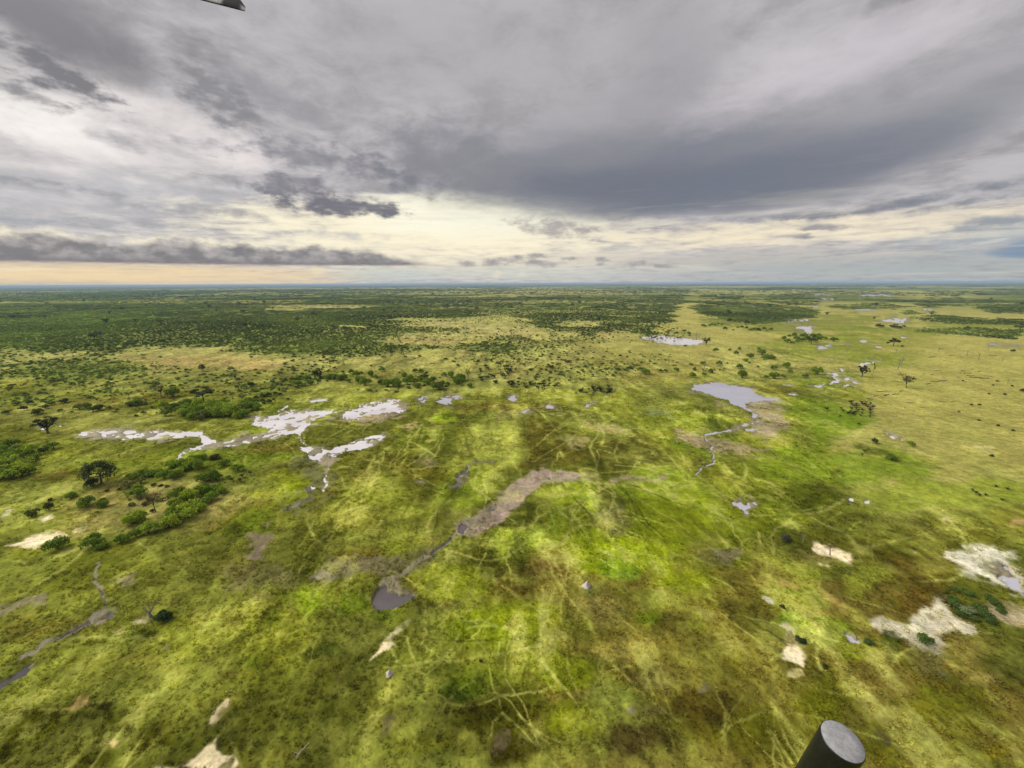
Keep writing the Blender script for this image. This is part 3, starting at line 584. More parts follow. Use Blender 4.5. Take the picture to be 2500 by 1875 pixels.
LAND_ELL = [
 (200,1560,420,150,(70,74,20),0.9), (1100,1600,420,110,(84,84,24),0.7), (1600,1580,420,150,(96,94,24),0.75), (2050,1560,340,160,(102,100,28),0.7), (700,1500,330,160,(106,110,36),0.5),
 # (u, v, ru, rv, rgb, op, rot, soft)
 (100,905,300,50,(146,146,78)), (330,1100,260,95,(156,146,90),0.95), (60,1090,160,90,(138,146,72)), (230,1010,230,40,(112,122,40)), (150,1010,180,30,(120,132,56),0.7),
 (480,985,240,24,(116,134,42)), (520,905,130,26,(112,126,44)), (640,880,120,20,(112,128,42)), (560,930,100,20,(120,140,36)), (300,955,220,22,(108,116,46),0.7),
 (620,1070,70,75,(126,140,26)), (560,1150,70,60,(112,130,38)), (700,1010,110,50,(104,108,40)), (780,1000,60,45,(98,98,40)),
 (800,1070,170,55,(132,138,50)), (720,1125,120,55,(146,146,62)), (880,1020,130,34,(106,102,36)), (900,940,110,30,(98,112,34)), (950,908,60,14,(140,168,40),0.9), (860,960,60,20,(132,138,52)),
 (1080,905,170,20,(92,96,40)), (1120,930,150,26,(90,92,38)), (1180,965,95,58,(98,92,38)), (1060,965,80,65,(158,164,74)), (1040,900,100,14,(116,126,50),0.7), (1010,1010,60,35,(152,160,66)),
 (1000,1060,70,50,(128,146,44)), (1350,960,110,55,(98,96,42)), (1400,1005,90,40,(92,94,42)), (1310,920,110,26,(124,134,54)), (1250,900,80,16,(100,104,46)), (1310,925,60,10,(168,158,104),0.7), (1240,955,30,9,(168,158,104),0.7), (1470,900,110,40,(124,138,44)), (1530,950,90,50,(106,128,38)),
 (1200,1062,85,44,(150,162,62)), (1320,1060,150,30,(104,112,36)), (1330,1105,70,34,(88,92,42)), (1440,1060,90,40,(120,140,36)), (1110,1120,70,40,(84,90,34)),
 (1150,1180,90,44,(150,168,62)), (1230,1140,70,70,(138,158,40)), (1330,1200,170,80,(136,154,26)), (1430,1140,90,60,(122,138,30)), (1200,1225,62,48,(128,112,60),0.9), (1040,1210,80,60,(78,80,28)), (1100,1285,140,42,(106,96,40)), (1000,1260,90,60,(132,142,40)), (940,1250,60,60,(142,150,52)),
 (1080,1360,140,95,(126,142,24)), (1150,1330,90,50,(136,148,30)), (1450,1270,140,80,(134,148,28)), (1560,1180,90,60,(112,122,34)), (1600,1110,150,50,(122,136,32)), (1690,1070,120,36,(88,98,26)), (1760,940,90,140,(110,134,36)), (1810,900,80,40,(100,124,38)), (1700,1000,110,60,(120,140,40)), (1880,1010,110,50,(118,140,44)), (2000,1075,260,40,(134,146,56)),
 (1290,1330,95,62,(160,150,84)), (1340,1410,130,60,(148,138,70)), (1400,1340,60,50,(112,136,22)), (1240,1470,90,60,(120,134,28)), (1180,1440,70,60,(128,140,40)), (1000,1500,80,46,(58,80,22),0.9), (1030,1480,100,60,(84,104,24),0.7), (1340,1250,70,40,(114,150,40),0.7),
 (1420,1480,110,70,(98,88,48)), (1500,1540,200,110,(90,80,34)), (1380,1620,150,80,(80,70,40)), (1560,1440,90,60,(112,110,34)), (1250,1580,110,70,(122,128,28)), (1100,1560,170,70,(80,78,24)), (1130,1640,110,50,(72,68,24)), (1400,1560,70,40,(96,90,50)),
 (840,1560,130,90,(122,122,48)), (900,1620,140,60,(110,112,36)), (960,1450,60,40,(74,86,28)), (800,1330,110,60,(108,122,40)), (830,1300,50,30,(124,104,50),0.8), (880,1420,70,60,(112,118,46)), (780,1440,120,70,(104,112,44)),
 (660,1290,110,52,(132,158,34)), (580,1330,90,42,(124,140,36)), (740,1310,60,60,(108,136,26)), (480,1320,110,60,(124,118,44)), (500,1230,170,60,(132,130,58)), (760,1200,110,40,(114,106,46)), (870,1180,110,60,(132,140,50)), (640,1190,80,50,(126,134,50)),
 (250,1230,260,60,(116,120,46)), (110,1330,230,56,(130,126,58)), (380,1270,100,46,(118,120,48)), (330,1340,60,22,(78,90,34),0.8), (300,1400,180,40,(128,124,54)), (370,1456,70,34,(142,152,46),0.95), (470,1400,60,36,(104,96,36)), (480,1450,90,40,(104,100,34)),
 (150,1530,320,120,(66,68,18)), (60,1600,200,70,(74,76,22)), (330,1560,130,60,(78,80,24)), (400,1490,120,40,(116,116,40)), (560,1520,120,100,(108,112,38)), (600,1630,160,50,(128,122,54)), (700,1560,100,70,(104,112,34)), (680,1400,110,50,(92,104,42)), (540,1420,90,40,(100,114,36)),
 (1760,1210,130,60,(130,140,52)), (1790,1200,80,40,(150,142,82),0.9), (1720,1280,110,60,(128,138,52)), (1650,1400,80,90,(146,142,74)), (1780,1350,90,60,(108,128,34)), (1700,1340,60,40,(104,142,40),0.8), (1880,1180,170,44,(98,98,32)), (1970,1240,130,110,(106,92,40),0.85), (2010,1320,120,70,(110,90,40),0.8), (2080,1170,150,40,(102,102,34)), (2200,1140,120,30,(138,140,56)), (1880,1260,50,60,(140,146,56)),
 (2110,1420,130,80,(150,140,72),0.9), (2160,1480,90,50,(148,138,76)), (1960,1430,120,50,(104,96,32)), (2000,1520,160,60,(118,116,32)), (1850,1400,90,60,(112,118,28)), (1930,1380,60,50,(70,84,30),0.8), (2090,1560,180,70,(112,108,30)), (1740,1520,160,110,(112,116,26)), (1620,1560,110,80,(108,108,30)), (1900,1620,140,40,(112,106,32)), (2150,1640,130,50,(124,118,36)), (1800,1290,70,20,(160,140,84),0.8,35),
 (1905,982,46,13,(84,92,36),0.9,22), (1960,1000,40,8,(92,104,40),0.6,15), (1700,920,50,12,(110,92,50),0.7),
 (440,783,130,13,(160,144,96),0.8), (330,775,100,10,(154,140,90),0.75), (550,785,70,16,(168,150,100),0.9), (1000,705,150,18,(158,150,100),0.9), (950,735,120,14,(160,148,98),0.9), (1100,720,90,26,(160,150,100),0.8), (690,663,130,5,(176,164,110),0.95), (1050,640,160,5,(160,150,98),0.8), (1300,720,70,20,(160,148,96),0.9), (1440,740,120,20,(152,146,88),0.9), (1130,790,110,24,(156,146,92),0.8), (1400,800,160,40,(152,146,82),0.85),
 (1620,690,130,14,(96,108,54),0.8), (1760,700,180,30,(112,122,54),0.7), (1850,760,110,50,(118,132,50),0.8), (1960,740,120,40,(130,134,62),0.6), (1720,760,80,30,(126,136,58),0.7), (2100,705,200,20,(108,124,52),0.7),
]
def tl(k, w, rgb, op, *pts): return (T(k, pts), w, rgb, op)
PALE = (166, 166, 92); DRK = (70, 78, 26); GRN = (156, 170, 84)
TRAILS = [
 tl(5,2.2,PALE,.6,(1040,1290),(1150,1400),(1280,1530),(1380,1620),(1440,1700)), tl(5,2.2,PALE,.55,(1150,1310),(1230,1390),(1330,1450),(1430,1480)), tl(5,2.4,PALE,.6,(1060,750),(1160,860),(1250,940),(1420,1130),(1560,1280),(1650,1390)),
 tl(5,2.2,(150,130,80),.6,(820,660),(930,580),(1060,480)), tl(5,2.6,(146,128,78),.6,(1090,730),(1170,640),(1250,580),(1370,490),(1520,390),(1600,380)), tl(5,2,PALE,.5,(600,480),(580,600),(575,720),(560,860),(700,980)),
 tl(5,2,GRN,.6,(1420,0),(1500,100),(1560,180),(1700,270),(1850,330),(2000,420)), tl(5,2,GRN,.6,(1500,0),(1540,100),(1640,220)), tl(5,2.2,GRN,.6,(1365,0),(1370,80),(1230,180),(1100,300)), tl(5,1.6,DRK,.7,(1090,260),(1190,340),(1300,450)), tl(5,1.6,DRK,.6,(1440,600),(1370,620),(1330,700),(1320,780)),
 tl(5,1.8,GRN,.6,(820,710),(920,705),(1000,740)), tl(5,1.8,GRN,.6,(830,760),(930,740),(1060,760)), tl(5,1.8,GRN,.5,(1060,770),(1010,840),(990,940)), tl(5,2,(150,146,80),.5,(560,540),(590,700),(570,830)),
 tl(5,2,PALE,.5,(90,520),(75,620),(65,720)), tl(5,2,PALE,.5,(160,500),(145,640)), tl(5,2,PALE,.4,(20,520),(10,640)), tl(5,2,PALE,.5,(820,560),(870,430),(920,320),(930,280)), tl(5,1.6,DRK,.7,(350,110),(400,180),(460,230)), tl(5,1.4,DRK,.5,(230,150),(280,210)),
 tl(5,2.2,PALE,.5,(1700,420),(1850,440),(2010,490),(2212,560)), tl(5,2,PALE,.5,(1780,520),(1950,600),(2150,720),(2212,770)), tl(5,1.8,PALE,.4,(1480,900),(1440,1000),(1520,1180)),
 tl(5,2,PALE,.45,(270,1300),(330,1180),(380,1080)), tl(5,2,PALE,.4,(150,1650),(190,1560),(230,1440)), tl(5,2,PALE,.4,(970,1450),(975,1360),(1020,1300)),
 tl(6,2,PALE,.6,(410,1140),(405,1220),(330,1340),(270,1440)), tl(6,2.2,PALE,.6,(440,1150),(510,1260),(560,1380),(630,1500),(720,1620)), tl(6,2.2,PALE,.6,(500,1150),(570,1250),(660,1360),(770,1480),(860,1570)), tl(6,2,PALE,.5,(620,1170),(700,1290),(800,1420)), tl(6,2,PALE,.5,(340,1380),(440,1340),(560,1300)), tl(6,2,PALE,.5,(800,1230),(870,1330),(960,1440)), tl(6,2,PALE,.5,(560,1420),(640,1560),(690,1659)),
 tl(6,1.8,PALE,.5,(1490,1440),(1600,1530),(1750,1600)), tl(6,1.8,PALE,.4,(1100,1240),(1300,1330)), tl(6,2,DRK,.6,(1240,1440),(1290,1490),(1340,1520)), tl(6,2,GRN,.5,(650,80),(720,75),(760,110),(800,150)), tl(6,2,GRN,.6,(1080,180),(1110,110),(1160,70)), tl(6,1.6,DRK,.5,(70,90),(140,140)), tl(6,1.6,DRK,.6,(480,130),(495,220),(500,290)),
 tl(6,1.6,PALE,.5,(0,670),(90,620)), tl(6,2.0,PALE,.5,(0,260),(120,320),(260,350)), tl(6,2,PALE,.5,(380,460),(520,470),(640,560)), tl(6,2,(60,74,24),.6,(1100,1000),(1080,1080),(1150,1150)),
 tl(4,2.2,PALE,.6,(2110,480),(2020,600),(1950,690),(1900,780)), tl(4,2,PALE,.5,(2190,470),(2130,520),(2080,560)), tl(4,2,PALE,.4,(2060,800),(2150,700)), tl(4,1.8,DRK,.6,(1180,980),(1240,1040),(1300,1080)), tl(4,2,DRK,.5,(950,870),(980,910),(1040,940)), tl(4,1.8,PALE,.4,(1080,420),(1000,480),(960,530)), tl(4,1.8,PALE,.4,(1300,470),(1420,410),(1540,330)), tl(4,2,PALE,.4,(1950,1430),(1990,1360),(2040,1300)), tl(4,1.8,DRK,.5,(1200,640),(1380,640),(1520,670),(1580,620)),
 tl(2,1.4,DRK,.6,(860,1150),(910,1200),(960,1260)), tl(2,1.4,DRK,.5,(1140,1060),(1060,1120),(960,1180),(980,1240)), tl(2,1.5,PALE,.5,(300,1360),(360,1300),(390,1260)), tl(2,1.5,PALE,.5,(560,1060),(650,1070),(740,1040),(800,1010)), tl(2,1.4,DRK,.6,(500,1000),(560,985),(660,985)), tl(2,1.4,PALE,.5,(1420,1240),(1400,1330),(1400,1380)), tl(2,2,GRN,.6,(1350,1540),(1370,1600),(1365,1659)), tl(2,2,GRN,.6,(1400,1550),(1470,1640)), tl(2,1.6,DRK,.5,(1300,1440),(1380,1490),(1440,1480)), tl(2,1.6,GRN,.5,(1950,1240),(1910,1300)),
 tl(3,1.4,DRK,.7,(450,1380),(490,1450),(530,1510),(575,1580)), tl(3,1.5,PALE,.6,(790,1250),(830,1290),(890,1340)), tl(3,1.5,PALE,.6,(880,1005),(940,1020),(1040,1070)), tl(3,1.6,GRN,.5,(600,1620),(760,1590),(880,1560)), tl(3,1.5,PALE,.5,(940,1640),(1000,1580)), tl(3,1.3,DRK,.5,(850,790),(930,785),(1000,765)), tl(1,1.8,PALE,.6,(820,1340),(900,1310),(940,1290)), tl(1,1.8,PALE,.5,(1660,1400),(1560,1480),(1420,1560)), tl(1,1.5,PALE,.5,(1540,1500),(1600,1560)),
]
MAUVE = (158, 139, 132); GREY = (128, 120, 110); PINK = (168, 152, 138)
MUD = [
 # (outline, edge px, colour, opacity, wetness)
 (T(2, [(800,1665),(900,1600),(1000,1545),(1060,1495),(1110,1415),(1160,1376),(1230,1346),(1300,1316),(1370,1326),(1450,1338),(1625,1366),(1635,1388),(1540,1394),(1440,1410),(1335,1424),(1265,1446),(1225,1486),(1190,1545),(1130,1595),(1060,1625),(1000,1670)]), 3.5, MAUVE, 0.95, 0.55),
 (T(5, [(715,165),(775,88),(870,46),(960,-10),(1150,-10),(1000,92),(905,132),(850,152),(745,172)]), 3.0, MAUVE, 0.95, 0.6),
 (T(2, [(1655,1424),(1760,1388),(1900,1388),(2085,1376),(2085,1402),(1900,1414),(1750,1434)]), 5.0, (152,134,116), 0.9, 0.4),
 (T(5, [(-60,330),(80,290),(220,300),(340,320),(480,290),(640,220),(700,170),(560,330),(330,390),(200,390),(60,410),(-60,420)]), 6.0, (112,102,78), 0.75, 0.5),
 (T(4, [(1530,285),(1600,230),(1650,150),(1722,98),(1772,180),(1705,262),(1745,332),(1650,345),(1560,330)]), 4.0, (132,116,100), 0.9, 0.4),
 (T(4, [(1360,380),(1560,310),(1750,330),(1850,450),(1650,540),(1450,520)]), 10.0, (122,112,78), 0.45, 0.3),
 (T(4, [(-20,625),(100,600),(270,560),(290,590),(150,615),(50,648),(-20,675)]), 4.0, (124,114,88), 0.85, 0.4),
 (T(4, [(760,440),(830,420),(850,460),(780,480)]), 4.0, (120,110,86), 0.7, 0.4),
 (T(3, [(250,920),(400,930),(520,880),(640,960),(690,1050),(660,1130),(560,1180),(480,1120),(430,1060),(350,1085),(420,1030),(460,1000),(440,950),(330,935)]), 6.0, (158,144,122), 0.9, 0.4),
 (T(3, [(480,890),(560,888),(640,886),(600,905),(500,915),(440,930)]), 3.0, PINK, 0.8, 0.4),
 (T(3, [(-20,1085),(120,1095),(190,1112),(280,1160),(420,1190),(510,1190),(500,1225),(380,1220),(260,1215),(190,1220),(110,1180),(-20,1130)]), 5.0, (164,146,122), 0.88, 0.35),
 (T(1, [(1300,1135),(1420,1152),(1640,1128),(1760,1075),(1860,1040),(1990,1040),(2040,1015),(2060,1040),(1950,1090),(1760,1130),(1600,1155),(1440,1175),(1320,1170)]), 3.5, PINK, 0.85, 0.5),
 (T(2, [(-40,990),(100,930),(330,885),(420,900),(440,940),(370,1000),(220,1030),(60,1020)]), 4.0, (160,142,124), 0.85, 0.45),
 (T(1, [(1880,1290),(1980,1240),(2100,1300),(2160,1420),(2060,1520),(1900,1600),(1840,1560),(1960,1440)]), 9.0, (104,102,66), 0.6, 0.5),
 (T(2, [(980,980),(1100,960),(1240,930),(1260,950),(1120,1000),(1000,1010)]), 6.0, (112,100,72), 0.5, 0.3),
 (T(2, [(500,1270),(570,1265),(600,1300),(530,1310)]), 4.0, (128,116,90), 0.6, 0.3), (T(2, [(490,1405),(550,1405),(550,1425),(495,1425)]), 3.0, (140,130,110), 0.7, 0.4),
 (T(2, [(1940,935),(2060,950),(2180,985),(2150,1000),(2000,965)]), 4.0, (128,134,100), 0.6, 0.5),
 (T(6, [(130,280),(180,215),(300,205),(370,260),(340,330),(220,350)]), 7.0, (120,112,86), 0.8, 0.4),
 (T(5, [(1640,0),(1800,-20),(1840,80),(1800,160),(1720,120)]), 7.0, (112,106,70), 0.7, 0.4),
 (T(6, [(1480,750),(1590,660),(1690,600),(1735,640),(1760,700),(1860,740),(1710,800),(1650,900),(1560,850),(1400,800),(1290,735),(1400,770)]), 9.0, (210,202,190), 0.92, 0.3),
 (T(6, [(1690,290),(1790,255),(1900,290),(2000,258),(2110,290),(2240,420),(2240,575),(2100,510),(1950,430),(1850,378),(1770,320)]), 6.0, (236,228,220), 1.0, 0.25),
 (T(6, [(1980,675),(2100,640),(2240,650),(2240,750),(2060,715)]), 6.0, (170,152,132), 0.85, 0.4),
 (T(6, [(60,1150),(150,1110),(180,1140),(120,1190)]), 3.0, (120,110,92), 0.8, 0.4), (T(6, [(1260,1440),(1330,1490),(1320,1510),(1270,1470)]), 3.0, (70,62,40), 0.8, 0.4),
 (T(5, [(1840,1270),(1900,1260),(1910,1300),(1860,1310)]), 3.0, (112,104,96), 0.8, 0.5), (T(5, [(960,1540),(1030,1440),(1080,1420),(1050,1520),(990,1590)]), 4.0, (96,84,64), 0.7, 0.4), (T(5, [(270,1340),(320,1290),(350,1320),(290,1480),(260,1450)]), 4.0, (92,84,56), 0.7, 0.4),
 (T(5, [(1560,470),(1700,450),(1740,500),(1600,520)]), 4.0, (104,116,60), 0.5, 0.2), (T(6, [(1500,900),(1680,940),(1690,1060),(1540,1030)]), 10.0, (112,112,72), 0.5, 0.3),
 (T(4, [(1020,870),(1090,850),(1120,900),(1060,930)]), 4.0, (118,106,74), 0.7, 0.3), (T(3, [(940,600),(1040,590),(1050,610),(960,620)]), 3.0, (134,126,92), 0.6, 0.3),
 (T(1, [(2090,985),(2240,950),(2240,985),(2120,1010)]), 3.0, PINK, 0.8, 0.4),
]
WILD = []
_tr = random.Random(77)
for _i in range(230):
    _r = 42 + 200 * _tr.random() ** 1.3; _a = math.radians(_tr.uniform(-58, 50)); _x, _y = _r * math.sin(_a), _r * math.cos(_a)
    _h = _tr.gauss(0.0, 0.55) + (math.pi / 2 if _tr.random() < 0.22 else 0.0); _p = [(_x, _y)]
    for _j in range(_tr.randrange(4, 10)):
        _h += _tr.gauss(0, 0.22); _x += math.sin(_h) * 0.06 * _r; _y += math.cos(_h) * 0.06 * _r; _p.append((_x, _y))
    WILD.append((_p, (0.07 + 0.0022 * _r) * (0.6 + 0.7 * _tr.random()), _tr.random() < 0.22))
SND = (236, 218, 194)
SAND = [
 (T(4, [(1040,1665),(1120,1635),(1250,1550),(1310,1475),(1400,1440),(1422,1500),(1480,1585),(1535,1598),(1500,1640),(1440,1670)]), 3.5, (226,208,180), 0.95),
 (T(4, [(1295,1395),(1350,1318),(1420,1250),(1485,1155),(1505,1130),(1472,1232),(1405,1312),(1362,1382)]), 2.6, (206,190,160), 0.85),
 (T(4, [(65,218),(150,172),(300,140),(372,138),(415,164),(330,186),(250,232),(200,248),(140,232)]), 2.2, SND, 1.0),
 (T(4, [(250,75),(300,40),(340,40),(290,75)]), 2.0, (220,206,178), 0.9), (T(4, [(690,150),(740,140),(750,155),(700,162)]), 2.0, (214,200,170), 0.8), (T(4, [(500,130),(525,118),(535,130)]), 2.0, (220,208,180), 0.8),
 (T(1, [(-10,1610),(20,1600),(35,1620),(-10,1640)]), 2.0, (226,216,200), 0.9),
 (T(5, [(122,1044),(165,972),(250,888),(285,850),(350,862),(322,902),(272,932),(200,992),(150,1042)]), 2.0, (222,208,182), 0.95),
 (T(5, [(285,850),(330,805),(385,765),(430,725),(400,775),(340,830)]), 2.2, (190,180,150), 0.75),
 (T(6, [(800,235),(850,215),(930,210),(1000,235),(1085,290),(1102,352),(1040,330),(970,300),(850,275)]), 2.5, SND, 1.0), (T(6, [(905,352),(970,340),(1035,360),(990,370)]), 2.0, SND, 0.95),
 (T(6, [(672,905),(700,880),(740,895),(800,958),(806,1012),(752,982),(668,952)]), 2.5, (240,222,200), 1.0), (T(6, [(690,870),(705,830),(720,775),(665,738),(690,735),(740,780),(725,830),(712,875)]), 2.5, (196,182,162), 0.8), (T(6, [(690,1050),(780,1045),(770,1070),(720,1075)]), 2.5, (206,196,150), 0.7),
 (T(6, [(535,555),(560,560),(590,590),(555,580)]), 2.0, (210,200,190), 0.9), (T(6, [(1060,792),(1115,800),(1140,836),(1080,822)]), 2.0, (168,162,150), 0.9), (T(6, [(1470,255),(1500,262),(1490,275)]), 2.5, (196,186,170), 0.8),
 (T(4, [(690,1500),(725,1460),(755,1490),(720,1530)]), 2.5, (204,182,130), 0.85), (T(4, [(430,1290),(470,1225),(530,1235),(470,1270)]), 3.0, (178,152,104), 0.8), (T(4, [(810,1270),(825,1265),(828,1285)]), 2.0, (190,172,120), 0.8),
 (T(4, [(740,800),(800,760),(830,770),(780,800)]), 2.5, (196,180,140), 0.7), (T(4, [(880,720),(935,705),(930,720)]), 2.5, (206,192,170), 0.8),
 (T(6, [(2090,90),(2212,50),(2260,70),(2212,100),(2110,105)]), 3.0, (168,146,96), 0.85), (T(6, [(650,460),(740,440),(790,500),(820,560),(760,540),(690,490)]), 4.0, (160,134,84), 0.8), (T(6, [(1690,50),(1720,40),(1740,75),(1690,80)]), 2.5, (190,176,150), 0.8),
 (T(1, [(1500,640),(1660,615),(1680,660),(1560,690),(1480,680)]), 5.0, (168,146,100), 0.7), (T(1, [(880,660),(1100,620),(1260,630),(1180,670),(980,690)]), 5.0, (170,148,102), 0.7),
 (T(2, [(1640,1040),(1740,1050),(1870,1080),(1840,1100),(1700,1080)]), 4.0, (168,158,112), 0.55), (T(2, [(1450,1165),(1500,1160),(1550,1180),(1470,1190)]), 2.5, (176,166,124), 0.6), (T(2, [(410,1050),(470,1035),(500,1045),(450,1065)]), 3.0, (176,160,118), 0.7),
 (T(3, [(1940,1185),(1990,1188),(1985,1196)]), 2.0, (200,192,150), 0.7), (T(2, [(1990,888),(2060,885),(2050,897)]), 2.2, (190,180,140), 0.6),
]

land = Land(gx, gy).paint()
# relief: tussocks and hummocks, pools sunk below the water level
fade = 1 - sstep(gr, 120, 420)
gz = 0.10 * land.n9 * (1 - sstep(gr, 500, 1500)) + fade * (0.10 * land.n2 + 0.07 * fbm(gx, gy, 0.9, 2, 6))
gz = gz + 0.35 * (1 - sstep(gr, 900, 2500)) * sstep(land.n40, 0.1, 0.8) * (1 - land.wet)
gz = np.where(land.bare > 0.3, gz * 0.5, gz)
gz = np.maximum(gz, -0.16)
gz = gz * (1 - land.pool) - 0.75 * land.pool
WATER_Z = -0.26
ALB = np.array([1.06, 1.08, 0.90])              # display value to base colour
gcol = np.clip(land.col * ALB, 0.004, 0.85)

def grid_mesh(name, x, y, z, nr, nt):
    me = bpy.data.meshes.new(name)
    n = nr * nt
    me.vertices.add(n)
    me.vertices.foreach_set('co', np.stack([x, y, z], 1).astype(np.float32).ravel())
    i = np.arange(nr - 1)[:, None] * nt; j = np.arange(nt)[None, :]; j2 = (j + 1) % nt
    q = np.stack([i + j, i + nt + j, i + nt + j2, i + j2], -1).reshape(-1, 4)
    me.loops.add(q.size); me.polygons.add(len(q))
    me.loops.foreach_set('vertex_index', q[:, ::-1].astype(np.int32).ravel())
    me.polygons.foreach_set('loop_start', (np.arange(len(q)) * 4).astype(np.int32))
    me.polygons.foreach_set('use_smooth', np.ones(len(q), bool))
    me.update(calc_edges=True)
    return me

def material(name):
    m = bpy.data.materials.new(name); m.use_nodes = True
    b = NB(m.node_tree)
    return m, b, m.node_tree.nodes['Principled BSDF']

def ground_material():
    m, b, pr = material("ground_cover")
    at = b.n('ShaderNodeAttribute', attribute_name='cover'); wt_ = b.n('ShaderNodeAttribute', attribute_name='wet')
    pos = b.n('ShaderNodeNewGeometry').outputs['Position']
    n1 = b.noise(pos, 0.35, 6.0, 0.65); n2 = b.noise(pos, 1.6, 5.0, 0.7); n3 = b.noise(b.v('ADD', pos, (311.0, 77.0, 5.0)), 0.045, 5.0, 0.6)
    n4 = b.noise(b.v('ADD', pos, (91.0, 13.0, 2.0)), 0.16, 4.0, 0.6)
    g = b.smooth(n1, 0.28, 0.72, 0.70, 1.30)
    g = b.m('MULTIPLY', g, b.smooth(n2, 0.25, 0.75, 0.72, 1.28))
    g = b.m('MULTIPLY', g, b.smooth(n3, 0.3, 0.7, 0.86, 1.14))
    col = b.v('SCALE', at.outputs['Color'], scale=g)
    # drift of hue: drier here, lusher there
    col = b.mix(b.smooth(n4, 0.48, 0.72, 0.0, 0.30), col, b.v('MULTIPLY', col, (1.22, 1.04, 1.0)))
    col = b.mix(b.smooth(n4, 0.50, 0.28, 0.0, 0.30), col, b.v('MULTIPLY', col, (0.84, 1.0, 0.92)))
    b.put(pr.inputs['Base Color'], col)
    b.put(pr.inputs['Roughness'], b.m('SUBTRACT', 0.95, b.m('MULTIPLY', wt_.outputs['Fac'], b.smooth(n2, 0.35, 0.65, 0.9, 0.35))))
    b.put(pr.inputs['Specular IOR Level'], b.m('MULTIPLY', wt_.outputs['Fac'], 0.55))
    bp = b.n('ShaderNodeBump'); bp.inputs['Strength'].default_value = 0.55; bp.inputs['Distance'].default_value = 0.35
    b.put(bp.inputs['Height'], b.m('ADD', n2, b.m('MULTIPLY', n1, 1.4)))
    b.put(pr.inputs['Normal'], bp.outputs[0])
    return m
def put(name, me, mat=None, kind=None):
    o = bpy.data.objects.new(name, me); scene.collection.objects.link(o)
    if mat: me.materials.append(mat)
    if kind: o['kind'] = kind
    return o

gme = grid_mesh("ground", gx, gy, gz, NR, NT)
ca_ = gme.color_attributes.new('cover', 'FLOAT_COLOR', 'POINT')
ca_.data.foreach_set('color', np.concatenate([gcol, np.ones((len(gx), 1))], 1).astype(np.float32).ravel())
wa_ = gme.attributes.new('wet', 'FLOAT', 'POINT')
wa_.data.foreach_set('value', np.clip(land.wet, 0, 1).astype(np.float32))
put("ground", gme, ground_material(), "structure")

def water_material(name, c0, c1, rough):
    m, b, pr = material(name)
    pos = b.n('ShaderNodeNewGeometry').outputs['Position']
    n = b.noise(pos, 0.08, 4.0, 0.6)
    b.put(pr.inputs['Base Color'], b.mix(b.smooth(n, 0.35, 0.65), c0, c1))
    pr.inputs['Roughness'].default_value = rough
    pr.inputs['IOR'].default_value = 1.33
    bp = b.n('ShaderNodeBump'); bp.inputs['Strength'].default_value = 0.25; bp.inputs['Distance'].default_value = 0.02
    b.put(bp.inputs['Height'], b.noise(b.v('MULTIPLY', pos, (1.0, 0.6, 1.0)), 2.2, 3.0, 0.55))
    b.put(pr.inputs['Normal'], bp.outputs[0])
    return m
w_lilac = water_material("lilac_water", (0.48, 0.47, 0.54), (0.43, 0.425, 0.49), 0.10)  # light lilac-grey base colour
w_glare = water_material("sky_glare_water", (0.76, 0.73, 0.74), (0.62, 0.59, 0.63), 0.10)  # bright sky glare painted into the water's base colour
w_murky = water_material("murky_water", (0.13, 0.115, 0.115), (0.075, 0.068, 0.066), 0.10)
MURKY = {'w17', 'w18', 'w19', 'w20', 'w21', 'w2b', 'w3b'}
def hull(pts):
    pts = sorted(set(map(tuple, pts)))
    def half(ps):
        h = []
        for p in ps:
            while len(h) > 1 and (h[-1][0] - h[-2][0]) * (p[1] - h[-2][1]) - (h[-1][1] - h[-2][1]) * (p[0] - h[-2][0]) <= 0: h.pop()
            h.append(p)
        return h[:-1]
    return half(pts) + half(pts[::-1])
for i, p in enumerate(POOLS):
    w = []
    for q in p['polys'] + [l[0] for l in p['lines']]:
        for (sx, sy) in q:
            g, dep = ground(sx, max(sy, 715.0), WATER_Z)
            pad = 2.0 + 0.012 * dep
            for a in range(6): w.append((round(g[0] + pad * math.cos(a * 1.047), 3), round(g[1] + pad * math.sin(a * 1.047), 3)))
    h = hull(w)
    me = bpy.data.meshes.new("pool")
    z = WATER_Z - 0.004 * i
    me.from_pydata([(a, b_, z) for a, b_ in h], [], [tuple(range(len(h)))])
    put("pool_water", me, w_murky if p['k'] in MURKY else (w_glare if p['k'] in PALE_W else w_lilac), "structure")

# ------------------------------------------------------------------ plant meshes (numpy)
class MB:
    def __init__(s): s.v = []; s.f = []; s.n = 0
    def add(s, v, f):
        v = np.asarray(v, float).reshape(-1, 3); f = np.asarray(f, int)
        s.v.append(v); s.f.append(f + s.n); s.n += len(v)
    def mesh(s, name, mat, smooth=False):
        me = bpy.data.meshes.new(name)
        v = np.concatenate(s.v)
        me.vertices.add(len(v)); me.vertices.foreach_set('co', v.astype(np.float32).ravel())
        fl = [f for f in s.f if len(f)]
        idx = np.concatenate([f.ravel() for f in fl]); tot = np.concatenate([np.full(len(f), f.shape[1]) for f in fl])
        me.loops.add(len(idx)); me.loops.foreach_set('vertex_index', idx.astype(np.int32))
        me.polygons.add(len(tot)); me.polygons.foreach_set('loop_start', np.concatenate([[0], np.cumsum(tot)[:-1]]).astype(np.int32))
        if smooth: me.polygons.foreach_set('use_smooth', np.ones(len(tot), bool))
        me.update(calc_edges=True); me.validate()
        me.materials.append(mat)
        return me
def nrm(a): return a / (np.linalg.norm(a, axis=-1, keepdims=True) + 1e-9)
